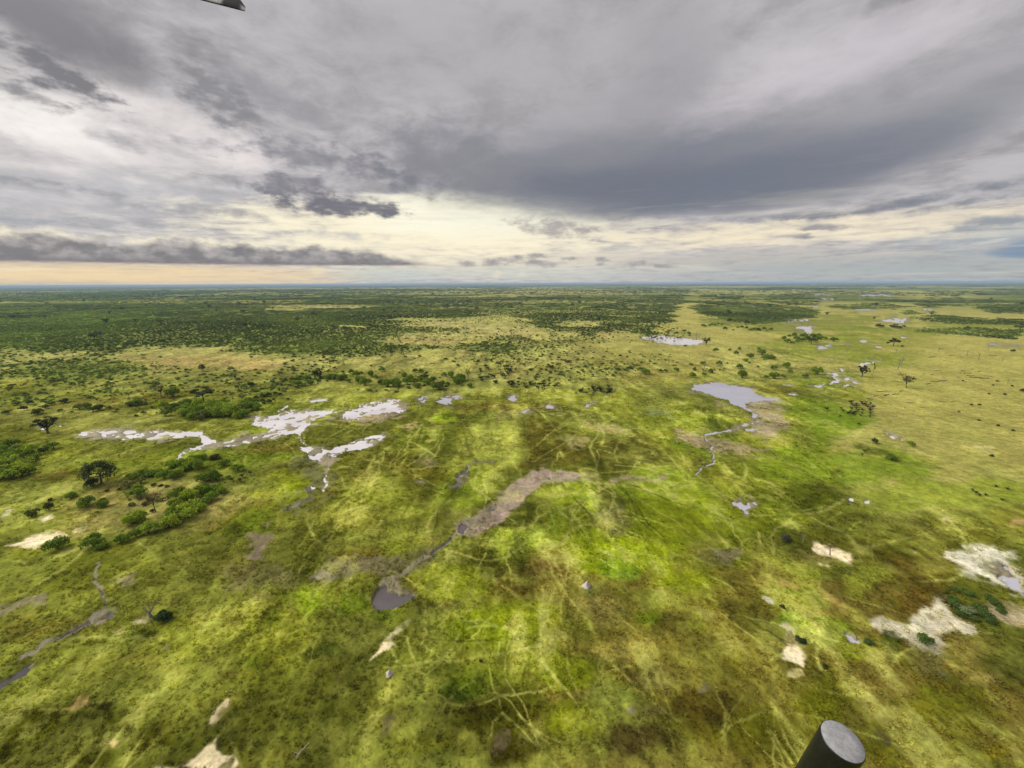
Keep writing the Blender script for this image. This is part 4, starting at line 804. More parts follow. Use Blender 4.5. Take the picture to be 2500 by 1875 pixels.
def leaves(mb, Pn, out, size, rng, spread=0.8, asp=0.6):
    """one small bent leaf spray at each point, facing roughly outwards"""
    n = len(Pn)
    if n == 0: return
    nor = nrm(out * (1 - spread) + nrm(rng.randn(n, 3)) * spread + np.array([0, 0, 0.55]))
    t = nrm(np.cross(nor, rng.randn(n, 3))); b = np.cross(nor, t)
    s = (size * (0.7 + 0.6 * rng.rand(n)))[:, None]
    tip = Pn + t * s; tail = Pn - t * s * 0.9
    l = Pn + b * s * asp + nor * s * 0.22; r_ = Pn - b * s * asp + nor * s * 0.22
    V_ = np.stack([tip, l, tail, r_], 1).reshape(-1, 3)
    k = np.arange(n)[:, None] * 4
    mb.add(V_, np.concatenate([k + [0, 1, 2], k + [0, 2, 3]], 0))
def tube(mb, pts, rad, sides=5):
    pts = np.asarray(pts, float); m = len(pts)
    d = nrm(np.gradient(pts, axis=0)); ref = np.array([0.31, 0.95, 0.05])
    a = nrm(np.cross(d, ref)); b = np.cross(d, a)
    th = np.linspace(0, 2 * math.pi, sides, endpoint=False)
    ring = a[:, None, :] * np.cos(th)[None, :, None] + b[:, None, :] * np.sin(th)[None, :, None]
    V_ = pts[:, None, :] + ring * np.asarray(rad, float)[:, None, None]
    f = []
    for i in range(m - 1):
        for j in range(sides):
            k = (j + 1) % sides
            f.append((i * sides + j, i * sides + k, (i + 1) * sides + k, (i + 1) * sides + j))
    mb.add(V_.reshape(-1, 3), f)
    mb.add(V_[-1], [list(range(sides))]) if sides == 4 else mb.add(np.concatenate([V_[-1], pts[-1:]]), [(j, (j + 1) % sides, sides) for j in range(sides)])
def bush_foliage(rng, n, lobes, size, flat=0.62, spread=0.75):
    mb = MB()
    C = []
    for i in range(lobes):
        a = rng.rand() * 6.283; q = 0.62 * math.sqrt(rng.rand())
        C.append((q * math.cos(a), q * math.sin(a), 0.30 + 0.50 * rng.rand() * (1 - q * 0.8), 0.30 + 0.16 * rng.rand()))
    C = np.array(C)
    k = rng.randint(0, lobes, n)
    d = nrm(rng.randn(n, 3)); d[:, 2] = np.where(d[:, 2] < -0.35, -d[:, 2] * 0.6, d[:, 2])
    rad = C[k, 3] * (0.72 + 0.32 * rng.rand(n))
    p = C[k, :3] + d * rad[:, None]
    p[:, 2] = np.maximum(p[:, 2], 0.03) * flat * 1.35
    o = nrm(p - np.array([0, 0, 0.15]))
    leaves(mb, p, nrm(d + o), size, rng, spread)
    return mb
def bush_stems(rng, h=0.5):
    mb = MB()
    for i in range(6):
        a = rng.rand() * 6.283; q = 0.25 + 0.3 * rng.rand()
        e = np.array([q * math.cos(a), q * math.sin(a), h * (0.8 + 0.5 * rng.rand())])
        tube(mb, [(0.03 * math.cos(a), 0.03 * math.sin(a), -0.05), e * [0.45, 0.45, 0.5], e], [0.035, 0.025, 0.010], 4)
    return mb
def grow(rng, kind):
    """skeleton of a unit-high tree: trunk tubes and twig ends"""
    tb = MB(); tips = []
    K = dict(round=(0.16, 9, 0.42, 0.85), fan=(0.18, 7, 0.62, 0.75), umbrella=(0.42, 6, 0.50, 1.0), sparse=(0.22, 6, 0.50, 0.6), snag=(0.45, 4, 0.34, 0.55), tall=(0.35, 5, 0.40, 0.5))[kind]
    th, nb, bl, sp = K
    r0 = dict(round=0.035, fan=0.045, umbrella=0.03, sparse=0.02, snag=0.024, tall=0.02)[kind]
    lean = rng.randn(2) * 0.03
    top = np.array([lean[0], lean[1], th])
    hi = 0.78 if kind in ('snag', 'tall') else 0.55
    pts = [np.array([0, 0, -0.02]), top * 0.5 + np.append(rng.randn(2) * 0.01, 0), top, top + np.array([rng.randn() * 0.04, rng.randn() * 0.04, (hi - th)])]
    tube(tb, pts, [r0 * 1.35, r0, r0 * 0.85, r0 * 0.4], 6)
    for i in range(nb):
        a = 6.283 * (i + 0.6 * rng.rand()) / nb
        z0 = th * (0.8 + 0.2 * rng.rand()) + (hi - th) * 0.7 * rng.rand()
        s = pts[2] * (z0 / th if z0 < th else 1.0); s = np.array([s[0], s[1], z0])
        L = bl * (0.7 + 0.5 * rng.rand())
        up = dict(round=0.55, fan=1.05, umbrella=0.62, sparse=0.9, snag=0.9, tall=0.6)[kind]
        d = nrm(np.array([math.cos(a) * sp, math.sin(a) * sp, up + 0.25 * rng.randn()]))
        e1 = s + d * L * 0.5 + rng.randn(3) * 0.02
        d2 = nrm(d + np.array([0, 0, -0.35 if kind == 'umbrella' else 0.1]) + rng.randn(3) * 0.2)
        e2 = e1 + d2 * L * 0.5
        tube(tb, [s, e1, e2], [r0 * 0.55, r0 * 0.34, r0 * 0.12], 5)
        tips += [e1, e2]
        for j in range(3):
            d3 = nrm(d + rng.randn(3) * 0.55 + np.array([0, 0, 0.1]))
            q = s + (e1 - s) * 1.0 if j else e1 + (e2 - e1) * 0.5
            e3 = q + d3 * L * (0.22 + 0.25 * rng.rand())
            tube(tb, [q, (q + e3) / 2 + rng.randn(3) * 0.01, e3], [r0 * 0.24, r0 * 0.16, r0 * 0.06], 4)
            tips.append(e3)
    if kind == 'round':
        q = nrm(rng.randn(30, 3)) * (0.75 + 0.25 * rng.rand(30, 1)); q[:, 2] = np.abs(q[:, 2] + 0.1) * 1.3 - 0.35
        tips = [np.array([0, 0, 0.52]) + t * np.array([0.42, 0.42, 0.36]) for t in q]
    return tb, np.array(tips)
def crown(rng, tips, n, size, clump, kind):
    mb = MB()
    k = rng.randint(0, len(tips), n)
    d = nrm(rng.randn(n, 3)) * (rng.rand(n, 1) ** 0.45)
    sc = np.array([1, 1, 0.45]) if kind == 'umbrella' else np.array([1, 1, 0.75])
    p = tips[k] + d * clump * sc
    p[:, 2] = np.clip(p[:, 2], 0.06, 1.05)
    c0 = tips.mean(0)
    leaves(mb, p, nrm(nrm(p - c0) + d), size, rng, 0.75)
    return mb
def palm_shrub(rng, n=16):
    mb = MB(); st = MB()
    tube(st, [(0, 0, -0.05), (0.02, 0.01, 0.2), (0.03, 0.0, 0.38)], [0.07, 0.06, 0.05], 5)
    for i in range(n):
        a = rng.rand() * 6.283; up = 0.35 + 0.9 * rng.rand(); L = 0.55 + 0.25 * rng.rand()
        d = np.array([math.cos(a), math.sin(a), up]); d /= np.linalg.norm(d)
        s = np.array([0.03, 0, 0.30 + 0.1 * rng.rand()]); side = nrm(np.cross(d, [0, 0, 1.0]))
        m1 = s + d * L * 0.55; m2 = s + d * L * 0.95 - np.array([0, 0, 0.16 * L])
        w = 0.10 + 0.04 * rng.rand()
        for sg in (1, -1):     # leaflets on both sides of the frond rib
            for t0, t1 in ((0.15, 0.5), (0.4, 0.75), (0.65, 1.0)):
                q0 = s + (m1 - s) * min(1, t0 / 0.6) if t0 < 0.6 else m1 + (m2 - m1) * (t0 - 0.6) / 0.4
                q1 = s + (m1 - s) * min(1, t1 / 0.6) if t1 < 0.6 else m1 + (m2 - m1) * (t1 - 0.6) / 0.4
                o = (q0 + q1) / 2 + d * 0.10 + side * sg * w - np.array([0, 0, 0.03])
                mb.add([q0, q1, o], [(0, 1, 2)])
    return mb, st
def tuft(rng, n=16, h=1.0, w=0.75, bw=0.09):
    mb = MB()
    for i in range(n):
        a = rng.rand() * 6.283; q = w * 0.45 * math.sqrt(rng.rand())
        b0 = np.array([q * math.cos(a), q * math.sin(a), -0.05])
        a2 = a + rng.randn() * 0.8; hh = h * (0.55 + 0.45 * rng.rand())
        e = b0 + np.array([math.cos(a2) * 0.38 * hh, math.sin(a2) * 0.38 * hh, hh])
        mid = b0 + (e - b0) * 0.5 + np.array([0, 0, 0.08 * hh])
        sd = np.array([-math.sin(a2 + 0.7), math.cos(a2 + 0.7), 0]) * bw
        mb.add([b0 - sd, b0 + sd, mid + sd * 0.9, mid - sd * 0.9, e], [(0, 1, 2), (0, 2, 3), (3, 2, 4)])
    return mb

def leaf_mat(name, source):
    """foliage; its tint comes from the object's colour or from the scatter point"""
    m, b, pr = material(name)
    if source == 'object': t = b.n('ShaderNodeObjectInfo').outputs['Color']
    else: t = b.n('ShaderNodeAttribute', attribute_name='tint', attribute_type='INSTANCER').outputs['Color']
    pos = b.n('ShaderNodeNewGeometry')
    rnd = pos.outputs['Random Per Island']
    col = b.v('SCALE', t, scale=b.smooth(rnd, 0.0, 1.0, 0.62, 1.42))
    col = b.mix(b.smooth(b.noise(pos.outputs['Position'], 0.9, 2.0), 0.45, 0.7, 0.0, 0.4), col, b.v('MULTIPLY', col, (1.25, 1.12, 0.8)))
    b.put(pr.inputs['Base Color'], col)
    pr.inputs['Roughness'].default_value = 0.7
    pr.inputs['Specular IOR Level'].default_value = 0.15
    tr = b.n('ShaderNodeBsdfTranslucent'); b.put(tr.inputs['Color'], b.v('MULTIPLY', col, (1.1, 1.15, 0.6)))
    mx = b.n('ShaderNodeMixShader'); mx.inputs[0].default_value = 0.36
    out = m.node_tree.nodes['Material Output']
    m.node_tree.links.new(pr.outputs[0], mx.inputs[1]); m.node_tree.links.new(tr.outputs[0], mx.inputs[2])
    m.node_tree.links.new(mx.outputs[0], out.inputs['Surface'])
    return m
def wood_mat(name, a, c2):
    m, b, pr = material(name)
    pos = b.n('ShaderNodeTexCoord').outputs['Object']
    b.put(pr.inputs['Base Color'], b.mix(b.smooth(b.noise(b.v('MULTIPLY', pos, (30.0, 30.0, 6.0)), 1.0, 4.0, 0.6), 0.3, 0.7), a, c2))
    pr.inputs['Roughness'].default_value = 0.9
    return m
M_leaf = leaf_mat("leaves", 'object'); M_scat = leaf_mat("leaves_scattered", 'scatter')
M_bark = wood_mat("bark", (0.05, 0.042, 0.032), (0.12, 0.10, 0.08))
M_dead = wood_mat("dead_wood", (0.14, 0.12, 0.10), (0.30, 0.27, 0.24))
M_pale = wood_mat("bleached_wood", (0.34, 0.31, 0.26), (0.62, 0.58, 0.50))
R = np.random.RandomState(21)
A_bush = [(bush_foliage(np.random.RandomState(100 + i), 1150, 9 + i, 0.085, 0.56 + 0.04 * i).mesh("bush_foliage", M_leaf), bush_stems(np.random.RandomState(200 + i)).mesh("bush_stems", M_bark)) for i in range(6)]
A_small = [bush_foliage(np.random.RandomState(300 + i), 420, 5 + i, 0.13, 0.6).mesh("small_bush", M_leaf) for i in range(4)]
A_tree = {}
for kind, n, size, clump in (('round', 3000, 0.026, 0.17), ('fan', 1500, 0.028, 0.10), ('umbrella', 1500, 0.030, 0.13), ('sparse', 620, 0.026, 0.11), ('tall', 380, 0.026, 0.08), ('snag', 0, 0, 0)):
    A_tree[kind] = []
    for i in range(3):
        rg = np.random.RandomState(400 + i * 7 + len(kind))
        tb, tips = grow(rg, kind)
        tm = tb.mesh("trunk", M_dead if kind in ('snag',) else M_bark, True)
        A_tree[kind].append((tm, crown(rg, tips, n, size, clump, kind).mesh("crown", M_leaf) if n else None))
A_palm = []
for i in range(4):
    f_, s_ = palm_shrub(np.random.RandomState(500 + i), 14 + 2 * i)
    A_palm.append((f_.mesh("fronds", M_leaf), s_.mesh("stem", M_bark)))

# ------------------------------------------------------------------ scattered growth that nobody could count
def asset_collection(name, meshes):
    col = bpy.data.collections.new(name)
    for i, me in enumerate(meshes):
        o = bpy.data.objects.new("%s_%02d" % (name, i), me); col.objects.link(o)
    return col
def scatter(name, pts, scl, sclz, tint, vi, col, label, cat):
    me = bpy.data.meshes.new(name); n = len(pts)
    me.vertices.add(n); me.vertices.foreach_set('co', pts.astype(np.float32).ravel())
    for nm, ty, dat in (('scl', 'FLOAT_VECTOR', np.stack([scl, scl, sclz], 1)), ('rot', 'FLOAT_VECTOR', np.stack([np.zeros(n), np.zeros(n), R.rand(n) * 6.283], 1))):
        at = me.attributes.new(nm, ty, 'POINT'); at.data.foreach_set('vector', dat.astype(np.float32).ravel())
    at = me.attributes.new('vi', 'INT', 'POINT'); at.data.foreach_set('value', vi.astype(np.int32))
    at = me.attributes.new('tint', 'FLOAT_COLOR', 'POINT'); at.data.foreach_set('color', np.concatenate([tint, np.ones((n, 1))], 1).astype(np.float32).ravel())
    o = put(name, me, None, "stuff")
    o['label'] = label; o['category'] = cat
    ng = bpy.data.node_groups.new(name + "_scatter", 'GeometryNodeTree')
    ng.interface.new_socket("Geometry", in_out='INPUT', socket_type='NodeSocketGeometry')
    ng.interface.new_socket("Geometry", in_out='OUTPUT', socket_type='NodeSocketGeometry')
    N_ = ng.nodes; L_ = ng.links
    gi = N_.new('NodeGroupInput'); go = N_.new('NodeGroupOutput')
    ip = N_.new('GeometryNodeInstanceOnPoints'); ci = N_.new('GeometryNodeCollectionInfo')
    ci.inputs['Collection'].default_value = col; ci.inputs['Separate Children'].default_value = True; ci.inputs['Reset Children'].default_value = True
    def attr(nm, ty):
        a = N_.new('GeometryNodeInputNamedAttribute'); a.data_type = ty; a.inputs['Name'].default_value = nm
        return a.outputs['Attribute']
    L_.new(gi.outputs[0], ip.inputs['Points']); L_.new(ci.outputs[0], ip.inputs['Instance'])
    ip.inputs['Pick Instance'].default_value = True
    L_.new(attr('vi', 'INT'), ip.inputs['Instance Index'])
    L_.new(attr('rot', 'FLOAT_VECTOR'), ip.inputs['Rotation']); L_.new(attr('scl', 'FLOAT_VECTOR'), ip.inputs['Scale'])
    L_.new(ip.outputs[0], go.inputs[0])
    md = o.modifiers.new("scatter", 'NODES'); md.node_group = ng
    return o

def polar_pts(r0, r1, count, half=62.0):
    a = np.radians((R.rand(count) * 2 - 1) * half); r = np.sqrt(r0 * r0 + (r1 * r1 - r0 * r0) * R.rand(count))
    return r * np.sin(a), r * np.cos(a)
def tints(n, base, var, land_n):
    base = np.array(base)
    t = base[None, :] * (1 + var * (R.rand(n, 1) * 2 - 1)) * np.exp(0.55 * land_n[:, None])
    t[:, 0] *= 1 + 0.25 * (R.rand(n) * 2 - 1)
    return np.clip(t, 0.004, 0.5)
scr_meshes = [bush_foliage(np.random.RandomState(600 + i), 130, 4 + i % 3, 0.21, 0.62).mesh("scrub_bush", M_scat) for i in range(5)]
def clump_mesh(seed, n):
    rg = np.random.RandomState(seed); mb = MB()
    for i in range(n):
        s = 0.16 + 0.14 * rg.rand(); q = bush_foliage(rg, 46, 3, 0.30, 0.7)
        a = rg.rand() * 6.283; d = 0.85 * math.sqrt(rg.rand())
        for v_, f_ in zip(q.v, q.f): mb.add(v_ * s + np.array([d * math.cos(a), d * math.sin(a), 0]), f_ - f_.min())
    return mb.mesh("scrub_clump", M_scat)
clump_meshes = [clump_mesh(700 + i, 9) for i in range(4)]
P_, S_, SZ_, T_, I_ = [], [], [], [], []
for r0, r1, cnt, smin, smax, kind in ((215, 480, 22000, 0.7, 2.1, 0), (480, 1000, 90000, 0.8, 2.2, 0), (1000, 2300, 52000, 5.5, 8.5, 1), (2300, 6000, 26000, 11.0, 19.0, 1), (6000, 16000, 20000, 22.0, 46.0, 2)):
    x, y = polar_pts(r0, r1, cnt)
    d, u, v = scrub_density(x, y)
    k = R.rand(cnt) < d
    x, y, u, v = x[k], y[k], u[k], v[k]; n = len(x)
    s = (smin + (smax - smin) * R.rand(n) ** 2.2) * np.where(R.rand(n) < 0.05, 1.5, 1.0)
    P_.append(np.stack([x, y, np.zeros(n)], 1)); S_.append(s)
    SZ_.append(s * (0.85 if kind == 0 else (0.58 if kind == 1 else 0.34)) * (0.85 + 0.4 * R.rand(n)))
    nn = fbm(x, y, 120.0, 3, 41)
    lush = sstep(-u, -700, -150)[:, None]
    t = tints(n, (0.138, 0.182, 0.038), 0.35, nn) * (1 - lush) + tints(n, (0.165, 0.235, 0.040), 0.3, nn) * lush
    T_.append(t); I_.append(R.randint(0, 5, n) if kind == 0 else 5 + R.randint(0, 4, n))
scatter("scrub", np.concatenate(P_), np.concatenate(S_), np.concatenate(SZ_), np.concatenate(T_), np.concatenate(I_),
        asset_collection("scrub_asset", scr_meshes + clump_meshes), "dense low green bushland spreading to the horizon", "scrub")
# taller trees standing over the distant bushland, too many and too small to tell apart
tree_sc = []
for i, kind in enumerate(('round', 'umbrella', 'fan')):
    rg = np.random.RandomState(800 + i); tb, tips = grow(rg, kind)
    mb = crown(rg, tips, 240, 0.075, 0.15, kind)
    for v_, f_ in zip(tb.v, tb.f):
        if f_.shape[1] == 4: mb.add(v_, f_ - f_.min())
    tree_sc.append(mb.mesh("far_tree", M_scat))
x, y = polar_pts(650, 5200, 2600)
d, u, v = scrub_density(x, y)
k = (R.rand(len(x)) < np.clip(d * 0.55, 0.03, 1)) & (v > 618)
x, y = x[k], y[k]; n = len(x); s = 5.5 + 5.5 * R.rand(n) ** 2
scatter("distant_trees", np.stack([x, y, np.zeros(n)], 1), s * 1.15, s, tints(n, (0.070, 0.092, 0.030), 0.3, fbm(x, y, 300.0, 2, 42)), R.randint(0, 3, n),
        asset_collection("tree_asset", tree_sc), "scattered dark trees standing over the far bushland", "trees")
# marsh grass and sedge
tuft_meshes = [tuft(np.random.RandomState(900 + i), 22, 1.0, 1.0, 0.055).mesh("tuft", M_scat) for i in range(5)]
P_, S_, SZ_, T_, I_ = [], [], [], [], []
for r0, r1, cnt, smin, smax in ((36, 110, 48000, 0.26, 0.70), (110, 230, 42000, 0.40, 1.0), (230, 460, 36000, 0.6, 1.3)):
    x, y = polar_pts(r0, r1, cnt)
    L = Land(x, y).paint()
    k = (L.pool < 0.08) & (L.bare < 0.35) & (R.rand(cnt) < np.clip(0.75 - 0.45 * L.plain - 0.5 * np.exp(-((L.u / VS - 330) / 260) ** 2 - ((L.v / VS - 1090) / 100) ** 2) + 0.5 * L.n9 - 1.2 * L.wet, 0.03, 1) * (1 - 0.85 * L.trail))
    x, y, col, n9, wet, pl = x[k], y[k], L.col[k], L.n9[k], L.wet[k], L.plain[k]; n = len(x)
    s = smin + (smax - smin) * R.rand(n) ** 2
    P_.append(np.stack([x, y, np.full(n, -0.02) + 0.08 * np.maximum(n9, -1.0)], 1)); S_.append(s * 1.15); SZ_.append(s * (0.50 - 0.2 * pl))
    T_.append(np.clip(col * ALB * np.array([1.25, 1.18, 1.05]) * (0.98 + 0.4 * (R.rand(n, 1) - 0.42)), 0.004, 0.6)); I_.append(R.randint(0, 5, n))
scatter("grass", np.concatenate(P_), np.concatenate(S_), np.concatenate(SZ_), np.concatenate(T_), np.concatenate(I_),
        asset_collection("grass_asset", tuft_meshes), "tufts of marsh grass and sedge over the foreground", "grass")

# ------------------------------------------------------------------ haze over the plain
hz = bpy.data.meshes.new("haze")
HX, Z0, Z1 = 64000.0, -2.0, 72.0
v8 = [(sx * HX, sy * HX, z) for z in (Z0, Z1) for sx, sy in ((-1, -1), (1, -1), (1, 1), (-1, 1))]
hz.from_pydata(v8, [], [(3, 2, 1, 0), (4, 5, 6, 7), (0, 1, 5, 4), (1, 2, 6, 5), (2, 3, 7, 6), (3, 0, 4, 7)])
hm = bpy.data.materials.new("haze_air"); hm.use_nodes = True
ht = hm.node_tree; ht.nodes.clear()
pv = ht.nodes.new('ShaderNodeVolumePrincipled'); pv.inputs['Color'].default_value = (0.55, 0.76, 1.0, 1); pv.inputs['Density'].default_value = 7.0e-5
pv.inputs['Anisotropy'].default_value = 0.0
ho = ht.nodes.new('ShaderNodeOutputMaterial'); ht.links.new(pv.outputs[0], ho.inputs['Volume'])
put("haze", hz, hm, "stuff")

# ------------------------------------------------------------------ things one can count
GREEN = (0.175, 0.260, 0.028); LIME = (0.290, 0.380, 0.036); DARK = (0.078, 0.108, 0.028); OLIVE = (0.145, 0.180, 0.040); PALEG = (0.185, 0.200, 0.065); BROWN = (0.085, 0.070, 0.032)
rnd = random.Random(5)
def tag(o, label, cat, group=None):
    o['label'] = label; o['category'] = cat
    if group: o['group'] = group
def spot(k, x, y):
    sx, sy = T1pt(k, x, y)
    g, dep = ground(sx, sy)
    return g, dep * TS / F_PX                      # ground point and metres per zoomed photo pixel there
def jitter(c, v=0.16):
    f = 1 + v * (rnd.random() * 2 - 1); return (c[0] * f * (1 + 0.1 * (rnd.random() - 0.5)), c[1] * f, c[2] * f, 1.0)
def child(name, me, root, color=None):
    o = bpy.data.objects.new(name, me); scene.collection.objects.link(o); o.parent = root
    if color: o.color = color
    return o
def empty(name, g, rz, sc):
    e = bpy.data.objects.new(name, None); scene.collection.objects.link(e)
    e.location = (g[0], g[1], g[2]); e.rotation_euler = (0, 0, rz); e.scale = sc
    e.empty_display_size = 0.5
    return e
def bush(k, x, y, r, label, group=None, col=GREEN, hf=1.0, name="bush", cat="bush"):
    """x, y: middle of the crown in the zoomed photo tile, r: half width there"""
    g, mpp = spot(k, x, y + 0.55 * r)
    rad = r * mpp * (1.16 if group and r >= 26 else 1.06)
    if r >= 26:
        e = empty(name, g, rnd.random() * 6.28, (rad * 1.05, rad * 1.05, rad * hf * 1.65 * (0.9 + 0.2 * rnd.random())))
        f, s_ = A_bush[rnd.randrange(6)]
        child("foliage", f, e, jitter(col)); child("stem", s_, e)
    else:
        e = bpy.data.objects.new(name, A_small[rnd.randrange(4)]); scene.collection.objects.link(e)
        e.location = (g[0], g[1], g[2]); e.rotation_euler = (0, 0, rnd.random() * 6.28)
        e.scale = (rad, rad, rad * hf * 1.45 * (0.95 + 0.3 * rnd.random())); e.color = jitter(col)
    tag(e, label, cat, group)
    return e
def tree(kind, k, x, yb, yt, w, label, group=None, col=DARK, cat="tree", name=None, lean=0.0):
    """base at (x, yb), top at yt, crown w wide, all in the zoomed photo tile"""
    g, mpp = spot(k, x, yb)
    h = (yb - yt) * mpp * 1.03
    tm, cm = A_tree[kind][rnd.randrange(3)]
    base_w = dict(round=1.08, fan=0.95, umbrella=1.15, sparse=0.85, snag=0.5, tall=0.6)[kind]
    sxy = (w * mpp) / base_w if w else h
    e = empty(name or (kind == 'snag' and "dead_tree" or "tree"), g, rnd.random() * 6.28, (sxy, sxy, h))
    if lean: e.rotation_euler = (0, lean, 0)
    child("trunk", tm, e)
    if cm: child("crown", cm, e, jitter(col))
    tag(e, label, cat, group)
    return e
def palm(k, x, yb, h, label, group=None, col=(0.022, 0.036, 0.012)):
    g, mpp = spot(k, x, yb)
    s = h * mpp * 1.05
    f, st = A_palm[rnd.randrange(4)]
    e = empty("palm_shrub", g, rnd.random() * 6.28, (s, s, s))
    child("fronds", f, e, jitter(col)); child("stem", st, e)
    tag(e, label, "palm", group)

# the thicket above the long white pool
TH1 = "green bush in the dense thicket behind the long white pool"; GT1 = "bushes of the thicket behind the white pool"
for x, y, r in ((1040,930,38),(1085,940,34),(1120,925,36),(1160,945,38),(1200,905,40),(1235,940,48),(1215,970,44),(1270,965,50),(1255,985,40),(1320,940,46),(1310,975,46),(1360,960,46),(1380,935,44),(1400,970,46),(1440,935,44),(1450,965,46),(1490,945,44),(1500,965,48),(1545,950,50),(1560,975,44),(1590,935,44),(1610,900,46),(1630,925,40),(1660,935,30),(1575,905,36),(1430,905,34),(1280,905,36),(1180,965,36),(1350,905,30),(1530,985,34)):
    bush(1, x, y, r, TH1, GT1, rnd.choice((GREEN, GREEN, LIME, OLIVE)), 0.8)
bush(1, 1065, 972, 34, "lone round bush just left of the dense thicket's front edge", None, GREEN, 0.75)
bush(1, 1288, 1005, 26, "small bush standing in the grass before the dense thicket", None, OLIVE)
bush(1, 1110, 845, 42, "large round dark bush up left of the dense thicket", None, GREEN, 0.85)
bush(1, 890, 895, 38, "spreading green bush left of the dense thicket", None, GREEN, 0.7)
for x, y, r in ((835,910,28),(935,905,22),(985,930,20),(870,915,22)): bush(1, x, y, r, "low bush in the loose row left of the dense thicket", "row left of the thicket", OLIVE, 0.7)
for x, y, r in ((245,960,30),(640,935,32),(510,930,28),(600,945,26),(560,925,30),(385,950,18),(45,965,24),(150,940,24),(300,930,22),(700,935,20),(460,960,12),(755,945,14),(880,985,16),(925,965,18),(330,905,24),(110,905,24),(420,890,26),(200,900,22)):
    bush(1, x, y, r, "dark bush on the scrub's near edge at far left", "bushes along the near edge of the left scrub", DARK if rnd.random() < .5 else OLIVE, 0.8)
for x, y, r in ((1650,870,20),(1690,855,20),(1730,850,22),(1770,845,20),(1800,850,18),(1690,890,18),(1730,895,20),(1760,880,12),(1700,905,16),(1850,880,14)):
    bush(1, x, y, r, "low dark bush in the patch right of the thicket", "low dark patch right of the thicket", DARK, 0.8)
bush(1, 2000, 775, 26, "round bush beside the two dark trees above the white pool", None, GREEN, 0.9)
bush(1, 1615, 785, 22, "small round dark bush alone on the pale grass", None, DARK, 0.9)
for x, y, r in ((1915,780,26),(1950,785,24),(1890,775,18),(1970,745,30),(1930,740,24),(2110,740,26),(2150,735,28),(2190,745,26)):
    bush(1, x, y, r, "bush near the two dark trees above the white pool", "bushes by the two dark trees", GREEN, 0.8)
# cluster at the left edge
for x, y, r in ((75,1165,45),(30,1195,34),(130,1200,50),(180,1205,46),(150,1235,52),(215,1250,42),(100,1250,54),(60,1275,52),(165,1280,50),(120,1310,54),(50,1330,58),(140,1345,54),(10,1360,56),(190,1345,34),(80,1370,50),(-30,1300,56),(0,1240,50)):
    bush(1, x, y, r, "bright green bush in the clump at the left edge", "bushes of the clump at the left edge", rnd.choice((GREEN, LIME, GREEN)), 0.7)
bush(1, 342, 1180, 42, "flat-topped bush below the dark fan-shaped tree", None, GREEN, 0.7); bush(1, 285, 1215, 26, "small dark bush beside the flat-topped bush at left", None, DARK)
bush(1, 292, 1185, 15, "tiny dark bush touching the flat-topped bush at left", None, DARK)
# the broad clump below the pool
for x, y, r in ((835,1378,28),(880,1372,36),(925,1360,42),(970,1355,42),(1005,1345,26)): bush(1, x, y, r, "bush in the long dark row left of the broad clump", "long dark row right of the tall round tree", GREEN, 0.75)
for x, y, r in ((1050,1365,44),(1030,1350,34),(1110,1370,44),(1150,1350,44),(1110,1300,40),(1160,1300,48),(1210,1290,50),(1255,1310,46),(1190,1325,40),(1290,1255,34),(1240,1265,30)):
    bush(1, x, y, r, "fresh green bush in the broad clump below the white pool", "broad clump below the white pool", rnd.choice((GREEN, LIME, GREEN)), 0.8)
bush(1, 1385, 1250, 36, "dark brownish bush on the upper edge of the broad clump", None, BROWN, 0.7)
bush(1, 1440, 1292, 38, "rounded green bush right of the brownish bush", None, GREEN, 0.85)
bush(1, 1530, 1320, 36, "solitary round bush at the clump's right end", None, GREEN, 0.85)
for x, y, r in ((1310,1385,44),(1350,1375,50),(1400,1385,34),(1470,1385,20)): bush(1, x, y, r, "bush in the middle step of the clump's right side", "middle step of the clump", GREEN, 0.8)
for x, y in ((1500,1395),(1560,1370),(1610,1355),(1545,1400)): palm(1, x, y + 14, 30, "small dark palm shrub at the right of the broad clump", "palms right of the broad clump")
for x, y, r in ((1295,1462,52),(1340,1455,40),(1395,1450,40),(1420,1470,32),(1150,1490,48),(1200,1505,52),(1240,1500,40),(1360,1505,42),(1330,1530,40)): bush(1, x, y, r, "bush in the lower step of the clump's right side", "lower step of the clump", rnd.choice((GREEN, LIME)), 0.8)
for x, y, r in ((1140,1545,46),(1185,1590,60),(1240,1570,54),(1280,1580,44),(1140,1610,54),(1215,1620,50),(1100,1640,50),(1090,1668,48)): bush(1, x, y, r, "bright bush in the foremost group of the clump", "foremost group of the clump", rnd.choice((LIME, GREEN, LIME)), 0.8)
bush(1, 895, 1465, 58, "wide bush standing alone inside the ring of clumps", None, GREEN, 0.75)
bush(1, 870, 1640, 66, "big bright bush on the tan grass nearest the sand patch", None, LIME, 0.8)
bush(1, 560, 1540, 56, "big round bush below the tall round tree", None, GREEN, 0.85); bush(1, 655, 1555, 38, "smaller round bush touching the big round one", None, GREEN, 0.85)
bush(1, 460, 1497, 34, "dark round bush left of the big round pair", None, GREEN, 0.8); bush(1, 205, 1612, 44, "pale green bush at lower left above the sand", None, OLIVE, 0.85)
bush(1, 590, 1420, 42, "very dark bush at the foot of the tall round tree", None, DARK, 0.8)
bush(1, 320, 1582, 26, "dark upright bush between pale bush and round pair", None, DARK, 1.2); bush(1, 322, 1528, 16, "small brown bush above the dark upright one", None, BROWN)
for x, y, r in ((830,1430,34),(905,1410,26)): bush(1, x, y, r, "pale grey-green bush beside the long dark row", "pale bushes by the dark row", PALEG, 0.8)
